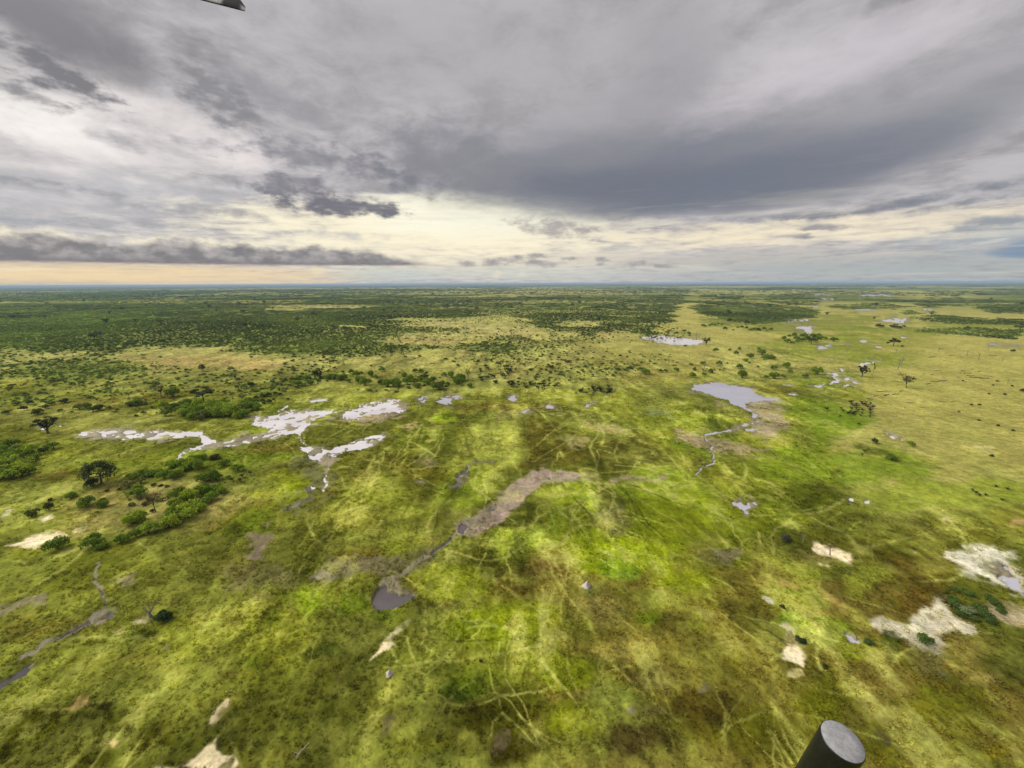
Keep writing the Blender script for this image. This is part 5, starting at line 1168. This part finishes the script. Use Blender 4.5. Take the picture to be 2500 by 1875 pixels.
for i in range(26):
    x, y = 620 + rnd.random() * 520, 1430 + rnd.random() * 210
    bush(1, x, y, 10 + rnd.random() * 14, "low pale shrub on the tan ground among the clumps", "low shrubs on the tan ground", rnd.choice((PALEG, BROWN, OLIVE)), 0.7, "low_shrub", "shrub")
# row of bushes under the clump
for x, y, r, l, c in ((845,52,66,"rounded lime bush above the little row by the sand",LIME),(1105,70,62,"lime bush at the right end above the little row",LIME),(955,115,58,"yellow-green bush ending the little row by the marsh",LIME),(870,145,46,"dark-bottomed bush second from the right of the little row",GREEN),(785,188,46,"middle bush of the little row by the marsh",GREEN),(615,195,66,"largest bush of the little row by the marsh",GREEN),(655,228,40,"low bush in front of the row's largest bush",GREEN),(365,212,70,"broad bush right of the white sand patch",GREEN)):
    bush(4, x, y, r, l, None, c, 0.8)
bush(4, 1050, 680, 58, "dark green bush beside the broken dead stump", None, (0.05, 0.095, 0.026), 0.75)
# bushes above the middle marsh
for x, y, r in ((20,740,30),(75,702,24),(110,722,26),(120,758,30),(160,772,33),(205,722,26),(235,735,20),(270,690,24),(60,760,22)): bush(2, x, y, r, "round bush in the left group above the marsh", "left group above the marsh", GREEN, 0.9)
for x, y, r in ((270,772,26),(310,780,34),(345,775,40),(380,785,34),(412,725,22),(430,770,28),(455,752,32),(480,770,28),(500,797,28),(540,738,28),(560,772,30),(600,765,26),(600,795,22),(640,800,40),(520,755,24),(480,700,22),(520,702,24),(670,725,22),(720,727,28),(690,782,18),(750,765,36),(775,748,34),(655,770,20),(790,760,22)):
    bush(2, x, y, r, "round bush in the middle group above the marsh", "middle group above the marsh", GREEN if rnd.random() < .7 else OLIVE, 0.9)
bush(2, 840, 792, 26, "round bush at the right end of the middle group", None, GREEN, 0.8); bush(2, 1000, 772, 17, "small dark bush on the pale grass edge", None, DARK, 1.0)
bush(2, 1340, 757, 15, "tiny bush on the pale middle plain", None, GREEN); bush(2, 1770, 713, 13, "tiny round bush left of the twin round bushes", None, GREEN)
bush(2, 1965, 706, 30, "front one of the twin round bushes on the plain", None, GREEN, 0.95); bush(2, 1935, 684, 22, "rear one of the twin round bushes on the plain", None, GREEN, 0.9); bush(2, 1875, 686, 12, "tiny bush left behind the twin round bushes", None, DARK)
for x in (2062, 2090): bush(2, x, 700, 18, "one of two touching bushes right of the twins", "two touching bushes on the plain", GREEN, 0.9)
bush(2, 2165, 691, 22, "single round bush above the palms by the pond", None, GREEN, 0.9)
for i in range(30):
    x = 860 + rnd.random() * 260; y = 680 + rnd.random() * 75
    palm(2, x, y, 22 + rnd.random() * 12, "small palm shrub in the thick patch above the marsh", "palm patch above the marsh", (0.040, 0.062, 0.020))
for i in range(16): palm(2, 1080 + rnd.random() * 110, 778 + rnd.random() * 28, 18 + rnd.random() * 12, "dark palm shrub in the first group on the marsh edge", "first palm group on the marsh edge")
for i in range(20): palm(2, 1200 + rnd.random() * 210, 786 + rnd.random() * 36, 16 + rnd.random() * 14, "dark palm shrub in the second group on the marsh edge", "second palm group on the marsh edge")
for i in range(26): palm(2, 1510 + rnd.random() * 240, 812 + rnd.random() * 42, 18 + rnd.random() * 16, "dark palm shrub in the third group on the marsh edge", "third palm group on the marsh edge")
for i in range(20): palm(2, 1240 + rnd.random() * 900, 640 + rnd.random() * 150, 9 + rnd.random() * 9, "tiny dark palm dotted over the pale middle plain", "palms dotted over the middle plain")
# round bushes north of the grey pond
PB = (("bush nearest the grey pond's top right",400,725,35),("wide dark bush right of the pond's top",605,730,32),("small bush left of the wide dark one",553,736,17),("brownish bush right of the wide dark one",665,734,18),("leftmost bush above the pond's left end",85,730,24),("second bush above the pond's left end",157,720,20),("third bush above the pond's left end",195,702,20),("round bush in line above the pond's centre",380,670,25),("flat round bush left of the pond's centre line",250,650,24),("small round bush beside the flat round one",305,650,10),("bush by the thin dead snag",145,650,20),("bush midway between pond and channel",600,680,25),("bush at the start of the thin channel",685,668,26),("big lone bush inside the channel's bend",880,703,36),("pale bush right of the wide dark one",705,700,19),("tiny round bush among the pond bushes",500,672,11),("round bush below the elongated one",422,630,19),("bush of the upper left three",362,586,19),("topmost small bush of the upper left three",382,557,13),("middle pale-topped bush of the upper group",450,605,25),("large bush left above the elongated one",525,580,28),("small bush behind the large one",505,556,13),("left lone bush above the pond group",230,568,19),("tiny bush right of the left lone one",320,565,12),("little bush right under the upper group",445,645,11),("pale shrub left of the big lone bush",800,730,24),("pale shrub at the far left above the pond",70,656,15))
for l, x, y, r in PB: bush(3, x, y, r, l, None, PALEG if 'pale shrub' in l or 'brownish' in l else GREEN, 0.95)
for q in ((545,612,24),(575,607,26),(600,612,20)): bush(3, *q, "green bush forming the elongated hump above the pond", "elongated hump above the pond", GREEN, 0.8)
bush(3, 1355, 1250, 33, "isolated round bush low on the dry plain", None, GREEN, 0.8); bush(3, 1480, 1168, 24, "small bright bush upper right of the isolated one", None, GREEN, 1.0); bush(3, 1248, 1152, 22, "small dark bush upper left of the isolated one", None, DARK, 1.0)
for x, y, r in ((2205,825,16),(2040,765,10),(2135,795,9),(2090,850,10),(1920,1015,11),(2140,1080,11),(2045,1050,11),(1870,915,10),(1925,915,11),(2005,1245,14),(1790,960,9),(1985,845,9),(2010,790,8),(1820,762,8),(2135,567,16),(1430,540,10)):
    bush(3, x, y, r, "small dark shrub dotted over the dry right plain", "shrubs dotted over the dry plain", BROWN if rnd.random() < .5 else DARK, 0.85, "low_shrub", "shrub")
for x, y, r in ((668,488,20),(690,508,22),(720,515,16),(735,470,20),(755,490,24),(780,475,22),(790,500,24),(815,485,20),(700,475,14),(850,478,24),(880,495,24),(905,485,22),(930,492,16),(890,470,16),(835,500,20),(860,505,20),(750,508,16),(800,468,18)): bush(3, x, y, r, "bush in the compact thicket around the dark wide tree", "compact thicket on the plain", GREEN, 0.9)
bush(3, 990, 497, 27, "flat bush just right of the compact thicket", None, GREEN, 0.7)
for x, y, r in ((145,405,14),(160,412,12),(190,405,14),(205,400,12),(225,402,12),(245,398,10),(270,400,10),(290,425,16),(340,436,9),(370,418,11),(400,415,15),(450,432,18),(480,428,18),(510,432,18),(540,425,14),(580,430,16),(430,420,12),(560,438,12),(430,385,18),(460,380,16),(320,375,18),(350,378,14)): bush(3, x, y, r, "bush in the strung-out line before the riverside wood", "line of bushes before the riverside wood", GREEN if rnd.random() < .6 else DARK, 0.85)
for x, y, r in ((1275,408,20),(1300,412,16),(1380,415,22),(1410,418,16),(1440,412,12),(1360,410,14)): bush(3, x, y, r, "bush by the small far tree beyond the channel", "bushes by the small far tree", DARK, 0.8)
# palms by the dry plain
for i in range(34):
    x = 1085 + rnd.random() * 155; palm(3, x, 905 + rnd.random() * 80, 16 + rnd.random() * 12, "dark palm shrub in the dense stand on the dry plain", "dense palm stand on the dry plain", (0.030, 0.046, 0.016))
for x, y, h in ((1035,950,24),(1045,965,24),(1078,978,18),(1118,988,18),(1160,995,20),(1170,980,18),(1030,995,16),(1100,975,16),(1220,1000,20),(1005,968,14)): palm(3, x, y, h, "dark palm shrub loosely before the dense stand", "loose palms before the dense stand")
palm(3, 1148, 1048, 22, "single dark palm shrub below the palm stand"); palm(3, 946, 958, 32, "dark upright palm left of the palm stand"); palm(3, 1188, 1225, 24, "dark palm shrub below the little white puddle"); palm(3, 1172, 1245, 18, "short palm just under another by the puddle")
for x, y in ((1880,1475),(1925,1508),(1962,1506),(2032,1452),(2105,1468),(2070,1538),(1900,1490)): palm(3, x, y, 24, "palm shrub in the sparse group at the plain's lower right", "sparse palms at the plain's lower right", (0.04, 0.05, 0.02))
for i in range(16): palm(3, 70 + rnd.random() * 230, 690 + rnd.random() * 26, 12 + rnd.random() * 8, "tiny dark palm among the bushes above the pond", "tiny palms above the pond")
# trees
tree('round', 1, 650, 1424, 1258, 195, "tall round dark tree on the left marsh", None, (0.070, 0.092, 0.034))
tree('fan', 1, 308, 1102, 990, 140, "dark fan-shaped tree at left before the puddles", None, (0.028, 0.036, 0.018))
tree('umbrella', 1, 1312, 905, 790, 170, "airy tree rising from the dense thicket", None, (0.045, 0.062, 0.024))
tree('tall', 1, 1500, 915, 822, 26, "thin bare-stemmed palm-like tree in the dense thicket", None, (0.02, 0.022, 0.02))
tree('sparse', 1, 1040, 872, 755, 62, "thin grey-green tree left of the round dark bush", None, (0.07, 0.085, 0.04))
tree('tall', 1, 1545, 835, 768, 56, "thin tree with small flat crown behind the thicket", None, (0.05, 0.06, 0.025))
tree('round', 1, 1302, 705, 648, 44, "dark narrow tree by the tan clearing", None, DARK); tree('umbrella', 1, 1485, 708, 662, 52, "dark small tree right of the tan clearing", None, DARK)
tree('sparse', 1, 1490, 752, 700, 60, "wispy tree below the tan clearing", None, OLIVE); tree('sparse', 1, 1800, 735, 688, 60, "wispy tree left of the two dark trees", None, OLIVE)
tree('round', 1, 2028, 752, 686, 50, "left one of the two dark trees above the pool", None, DARK); tree('fan', 1, 2058, 775, 690, 50, "right one of the two dark trees above the pool", None, (0.022, 0.03, 0.014))
tree('sparse', 1, 830, 870, 820, 60, "faint thin tree on the left scrub's edge", None, OLIVE)
tree('sparse', 2, 824, 756, 672, 44, "thin pale tree at the middle bush group's end", None, OLIVE)
tree('umbrella', 3, 170, 532, 476, 62, "brown umbrella-crowned tree by the pale pan", None, (0.075, 0.055, 0.035)); tree('snag', 3, 105, 498, 438, 44, "leafless grey tree behind the umbrella-crowned one", None, cat="dead tree")
tree('umbrella', 2, 2014, 505, 466, 50, "small dark tree at the pale pan's left end", None, BROWN)
tree('umbrella', 3, 842, 530, 464, 70, "dark wide tree in the compact thicket", None, DARK)
tree('umbrella', 3, 1370, 540, 478, 74, "dark flat-topped tree alone beyond the channel", None, (0.035, 0.036, 0.022))
tree('fan', 3, 1168, 740, 658, 66, "dark leaning tree beside the thin dead trunk", None, (0.026, 0.032, 0.016)); tree('tall', 3, 1236, 737, 642, 14, "thin dead trunk right of the dark leaning tree", None, BROWN, "dead tree", "dead_tree")
tree('sparse', 3, 1456, 812, 698, 92, "open airy tree with pale leaves on the dry plain", None, (0.075, 0.070, 0.035))
tree('sparse', 3, 1610, 350, 308, 44, "far dark tree left of the right-hand belt", None, DARK); tree('umbrella', 3, 1380, 422, 390, 30, "small far tree beyond the channel", None, DARK); tree('sparse', 3, 1245, 378, 345, 30, "faint far tree left of the white far pools", None, DARK)
for k, x, yb, yt, l in ((3,1400,690,608,"left of two bare snags by the channel's end"),(3,1416,668,600,"right of two bare snags by the channel's end"),(3,1845,600,556,"bare snag left of centre on the far dry plain"),(3,1920,625,578,"bare snag with a crossbar on the far dry plain"),(3,1663,575,540,"bare snag nearest the flat-topped tree"),(3,1980,570,536,"bare snag right of the others on the far plain"),(3,2070,640,600,"bare snag near the right edge of the plain"),(3,1385,588,552,"short bare snag under the flat-topped tree"),(3,60,618,584,"short dark post-like snag left of the pond bushes"),(3,155,684,608,"forked dead snag above the pond's left end"),(3,1190,1322,1294,"short burnt stump low on the plain"),(3,2105,785,738,"bare snag by the right edge shrubs"),(2,1240,758,724,"bare snag on the pale middle plain"),(3,1640,470,440,"bare snag at the foot of the right-hand belt"),(3,1770,560,530,"faint bare snag in the middle of the far plain"),(3,440,560,535,"bare stick snag among the upper pond bushes")):
    tree('snag', k, x, yb, yt, 0, l, None, cat="dead tree")
tree('sparse', 1, 1000, 1600, 1440, 120, "nearly leafless grey tree among the low tan shrubs", None, (0.09, 0.075, 0.045))
for x, y, h, l in ((965, 292, 74, "bare dark shrub on the white sand at right"), (792, 205, 60, "spindly dark shrub upper left of the white sand"), (1075, 415, 50, "bare twiggy shrub below the white sand")):
    tree('snag', 6, x, y, y - h, h * 0.9, l, None, cat="dead shrub", name="dead_shrub")
bush(6, 682, 182, 34, "grey-green bush on the left of the white sand", None, (0.09, 0.10, 0.07), 0.9)
bush(6, 775, 838, 36, "dark spiky bush beside the white sand strip", None, (0.05, 0.07, 0.03), 0.8); bush(6, 930, 1005, 22, "dark little bush right of the white sand strip", None, DARK); bush(6, 660, 626, 20, "dark little bush by the small white stones", None, DARK)
bush(5, 905, 970, 13, "tiny dark bush in the bright green marsh centre", None, DARK)
for x, y, r in ((1740,570,40),(1775,600,34),(1850,530,36),(1930,620,38),(1990,560,32),(1960,660,40),(2040,600,36),(1800,660,28),(1990,705,34),(1755,500,26),(1890,690,28),(2070,650,26),(1700,520,22)): bush(6, x, y, r, "dark bush in the wet patch at the right edge", "dark bushes of the wet patch", (0.105, 0.165, 0.034), 0.6)
for x, y, r in ((1800,625,34),(1840,645,36),(1880,640,30)): bush(6, x, y, r, "pale mint bush amid the dark wet patch", "pale bushes in the wet patch", (0.22, 0.28, 0.13), 0.5)
bush(6, 1580, 830, 50, "dark green bush below the grey mud at right", None, (0.10, 0.155, 0.034), 0.6); bush(6, 1210, 835, 36, "low dark bush right of the small puddle", None, (0.10, 0.15, 0.034), 0.5)

# fallen timber
def log_mesh(seed):
    rg = np.random.RandomState(seed); mb = MB()
    tube(mb, [(-0.5, 0, 0.05), (-0.1, 0.03, 0.07), (0.25, -0.02, 0.06), (0.5, 0.05, 0.05)], [0.05, 0.045, 0.035, 0.02], 6)
    for s in (-0.1, 0.15, 0.32):
        e = np.array([s + 0.18, rg.randn() * 0.14, 0.12 + 0.1 * rg.rand()]); tube(mb, [(s, 0, 0.06), (np.array([s, 0, 0.06]) + e) / 2 + [0, 0, 0.02], e], [0.022, 0.015, 0.006], 4)
    return mb.mesh("fallen_log", M_fallen, True)
M_fallen = wood_mat("fallen_wood", (0.045, 0.035, 0.025), (0.11, 0.09, 0.065))
logs = [log_mesh(i) for i in range(3)]
def fallen(k, x, y, w, label, group=None, bleached=False, a=None):
    g, mpp = spot(k, x, y); o = bpy.data.objects.new("fallen_log", logs[rnd.randrange(3)]); scene.collection.objects.link(o)
    s = w * mpp; o.location = g; o.rotation_euler = (0, 0, rnd.uniform(-0.5, 0.5) if a is None else a); o.scale = (s, s * 0.8, s * 0.7)
    tag(o, label, "log", group)
for x, y, w in ((1900,742,60),(1960,748,60),(1985,735,40),(1870,730,50),(1820,700,50),(1925,705,40),(1850,715,40),(1790,740,30),(1880,690,30)): fallen(3, x, y, w, "fallen dark trunk in the timber scatter at far right", "timber scatter at far right")
for x, y, w in ((1640,770,46),(1690,765,60),(1600,785,50),(1590,780,30),(1400,772,60),(1660,700,40),(1620,725,40),(1570,720,30)): fallen(3, x, y, w, "fallen dark trunk near the open airy tree", "timber near the open airy tree")
for x, y, w in ((1290,835,60),(1330,855,70),(1390,850,60),(1260,862,50),(1425,830,50),(1340,830,36),(1220,880,40),(1300,875,40),(1480,905,40),(1690,900,40),(1760,895,40),(1560,935,30)): fallen(3, x, y, w, "fallen branch on the dry grass above the palm stand", "branches above the palm stand")
for x, y, w in ((1620,612,50),(1680,560,36),(1750,600,36),(1700,635,30),(2010,600,40),(1560,565,30)): fallen(3, x, y, w, "fallen trunk on the far dry plain by the snags", "fallen trunks by the far snags")
fallen(2, 1640, 738, 52, "dark fallen log on the pale middle plain"); fallen(2, 1510, 775, 40, "lighter fallen branch on the pale middle plain")

# broken dead stump with a leaning pale limb
def pale_limb(name, label, k, pts, rad, cat, base_mat=None):
    O_ = pts[0][0][0]; base, mpp = spot(k, O_[0], O_[1])
    mb = MB(); right = np.array([1.0, 0, 0])
    for chain, r in pts:
        P3 = []
        for (x, y) in chain:
            P3.append(((x - O_[0]) * mpp, 0.05 * (x - O_[0]) * mpp, max(0.0, (O_[1] - y) * mpp) + 0.03))
        n = len(P3); tube(mb, P3, [rad * r * (1 - 0.6 * i / max(1, n - 1)) for i in range(n)], 5)
    o = bpy.data.objects.new(name, mb.mesh(name, base_mat or M_pale, True)); scene.collection.objects.link(o); o.location = base
    tag(o, label, cat)
pale_limb("dead_tree", "bleached leafless branches sticking up from bottom left grass", 4, [[[(1905,1600),(1925,1560),(1960,1520),(2002,1470)], 1.0], [[(1925,1560),(1940,1540),(1945,1500)], 0.6], [[(1905,1600),(1895,1575),(1890,1550)], 0.6], [[(1925,1560),(1900,1545),(1885,1535)], 0.6], [[(1960,1520),(1985,1515),(2000,1510)], 0.4]], 0.07, "dead tree")
pale_limb("dead_tree", "broken dead stump with a pale limb leaning right", 4, [[[(972,690),(966,660),(975,640)], 2.6], [[(975,650),(1000,610),(1026,562)], 1.0], [[(968,660),(950,640),(945,622)], 1.4], [[(985,635),(960,590),(925,585)], 0.6], [[(1010,590),(1040,575),(1060,580)], 0.5]], 0.13, "dead tree", M_dead)

# termite mounds
def mound(k, x, y, h, label):
    g, mpp = spot(k, x, y)
    H = h * mpp; rg = np.random.RandomState(int(x)); mb = MB()
    nr, na = 9, 14; V_ = []
    for i in range(nr):
        t = i / (nr - 1); r0 = 0.46 * (1 - t) ** 1.35 + 0.10 * (1 - t) + 0.02
        for j in range(na):
            a = 6.283 * j / na; q = r0 * (1 + 0.22 * math.sin(3 * a + 2 * t) + 0.16 * rg.randn() * (1 - t))
            V_.append((q * math.cos(a) + 0.10 * t * t, q * math.sin(a), t * 1.0 - 0.05))
    V_.append((0.10, 0, 1.0))
    f = [(i * na + j, i * na + (j + 1) % na, (i + 1) * na + (j + 1) % na, (i + 1) * na + j) for i in range(nr - 1) for j in range(na)]
    mb.add(V_, f); mb.f.append(np.array([((nr - 1) * na + j, (nr - 1) * na + (j + 1) % na, nr * na) for j in range(na)]))
    o = bpy.data.objects.new("termite_mound", mb.mesh("termite_mound", M_clay, True)); scene.collection.objects.link(o)
    o.location = g; o.scale = (H, H, H); tag(o, label, "termite mound")
M_clay, b_, p_ = material("pale_clay")
b_.put(p_.inputs['Base Color'], b_.mix(b_.smooth(b_.noise(b_.n('ShaderNodeTexCoord').outputs['Object'], 7.0, 5.0, 0.65), 0.3, 0.7), (0.38, 0.32, 0.29), (0.60, 0.54, 0.51)))
p_.inputs['Roughness'].default_value = 0.95
mound(5, 1585, 492, 48, "pale pointed termite mound in the central green marsh"); mound(5, 318, 1058, 46, "pale lumpy termite mound right of the sand streak")

# ------------------------------------------------------------------ what shows of the helicopter
M_blk, b_, p_ = material("black_coating")
b_.put(p_.inputs['Base Color'], b_.mix(b_.smooth(b_.noise(b_.n('ShaderNodeTexCoord').outputs['Object'], 130.0, 4.0, 0.7), 0.35, 0.7), (0.004, 0.004, 0.0045), (0.012, 0.012, 0.013)))
p_.inputs['Roughness'].default_value = 0.42
M_cap, b_, p_ = material("grey_end")
b_.put(p_.inputs['Base Color'], b_.mix(b_.smooth(b_.noise(b_.n('ShaderNodeTexCoord').outputs['Object'], 90.0, 6.0, 0.75), 0.3, 0.7), (0.22, 0.22, 0.225), (0.36, 0.36, 0.365)))
p_.inputs['Roughness'].default_value = 0.8
def cam_pt(px, py, depth): return np.array([0, 0, CAM_H]) + R3 @ (np.array([(px - 1250.0) / F_PX, (937.5 - py) / F_PX, -1.0]) * depth)
DT = 0.78; RT = 46.5 * DT / F_PX
cc = cam_pt(2058, 1808, DT); to_cam = nrm(np.array([0, 0, CAM_H]) - cc)
e_img = R3 @ np.array([0.54, 0.84, 0.0]); e_img = nrm(e_img - to_cam * np.dot(e_img, to_cam))
axis = nrm(math.cos(math.radians(43)) * to_cam + math.sin(math.radians(43)) * e_img)
def lathe(name, prof, mat, sides=64):
    mb = MB(); th = np.linspace(0, 2 * math.pi, sides, endpoint=False); V_ = []
    for r, z in prof:
        for a in th: V_.append((r * math.cos(a), r * math.sin(a), z))
    f = [(i * sides + j, i * sides + (j + 1) % sides, (i + 1) * sides + (j + 1) % sides, (i + 1) * sides + j) for i in range(len(prof) - 1) for j in range(sides)]
    mb.add(V_, f); return mb.mesh(name, mat, True)
rot = Vector(axis).to_track_quat('Z', 'Y').to_euler()
tb = empty("helicopter_tube", cc, 0, (1, 1, 1)); tb.rotation_euler = rot
child("tube_body", lathe("tube_body", [(RT * 0.86, -0.0015), (RT * 0.965, -0.0012), (RT, -0.004), (RT, -0.05), (RT, -0.5), (RT, -1.1), (0.001, -1.1)], M_blk), tb)
child("end_cap", lathe("end_cap", [(0.0002, 0.0), (RT * 0.5, 0.0), (RT * 0.945, -0.0003), (RT * 0.968, -0.0022), (RT * 0.94, -0.004)], M_cap), tb)
tag(tb, "black metal tube with flat grey end at lower right", "tube")
# rotor blade tip, top left
M_bl, b_, p_ = material("blade_brown"); b_.put(p_.inputs['Base Color'], b_.mix(b_.noise(b_.n('ShaderNodeTexCoord').outputs['Object'], 9.0, 4.0), (0.008, 0.003, 0.002), (0.030, 0.010, 0.006))); p_.inputs['Roughness'].default_value = 0.5
M_bt, b_, p_ = material("blade_grey"); b_.put(p_.inputs['Base Color'], b_.mix(b_.noise(b_.n('ShaderNodeTexCoord').outputs['Object'], 14.0, 4.0), (0.012, 0.012, 0.013), (0.035, 0.035, 0.038))); p_.inputs['Roughness'].default_value = 0.55
DB = 4.6
tipp = cam_pt(597, 28, DB); inner = cam_pt(300, -48, DB * 0.93)
span = nrm(inner - tipp); upv = cam_pt(585, -40, DB) - tipp; chord = nrm(upv - span * np.dot(upv, span)); chord = nrm(chord + 0.9 * nrm(tipp - np.array([0, 0, CAM_H])) * 0.5); chord = nrm(chord - span * np.dot(chord, span)); nrmv = np.cross(span, chord)
def blade(name, s0, s1, mat, taper0=1.0):
    prof = [(0.0, 0.0), (0.02, 0.010), (0.07, 0.016), (0.13, 0.012), (0.21, 0.001), (0.13, -0.009), (0.07, -0.012), (0.02, -0.008)]
    mb = MB(); st = np.linspace(s0, s1, 5); n = len(prof); V_ = []
    for s in st:
        k = 1.0 if s > 0.12 else 0.35 + 0.65 * (s / 0.12) ** 0.5
        for cx, cz in prof: V_.append(span * s + chord * cx * k + nrmv * cz * k)
    f = [(i * n + j, i * n + (j + 1) % n, (i + 1) * n + (j + 1) % n, (i + 1) * n + j) for i in range(4) for j in range(n)]
    mb.add(V_, f); mb.f.append(np.array([list(range(n))])); mb.f.append(np.array([[4 * n + j for j in range(n)]][::-1]))
    return mb.mesh(name, mat, False)
rb = empty("rotor_blade", tipp, 0, (1, 1, 1))
child("blade_tip", blade("blade_tip", 0.0, 0.26, M_bt), rb); child("blade_body", blade("blade_body", 0.2605, 3.4, M_bl), rb)
tag(rb, "dark rotor blade tip poking in at upper left", "rotor blade")

# ------------------------------------------------------------------ tell look-alikes of one group apart by row and place
ORD = ["leftmost", "second from left", "third from left", "fourth from left", "fifth from left", "sixth from left", "seventh from left", "eighth from left", "ninth from left", "tenth from left", "eleventh from left", "twelfth from left"]
bpy.context.view_layer.update()
by = {}
for o in scene.objects:
    if o.parent is None and o.get('group'): by.setdefault((o['group'], o['label']), []).append(o)
for (g_, l_), os_ in by.items():
    n = len(os_)
    if n < 2: continue
    uv = []
    for o in os_:
        u, v, _k = project(np.array([o.location.x]), np.array([o.location.y])); uv.append((u[0], v[0], o))
    nrow = 1 if n <= 7 else (2 if n <= 16 else 3)
    uv.sort(key=lambda q: -q[1])
    names = {1: [""], 2: [", front row", ", back row"], 3: [", front row", ", middle row", ", back row"]}[nrow]
    per = math.ceil(n / nrow)
    for i in range(nrow):
        row = sorted(uv[i * per:(i + 1) * per], key=lambda q: q[0])
        for j, q in enumerate(row): q[2]['label'] = l_ + names[i] + ", " + (ORD[j] if j < len(ORD) else "far right")
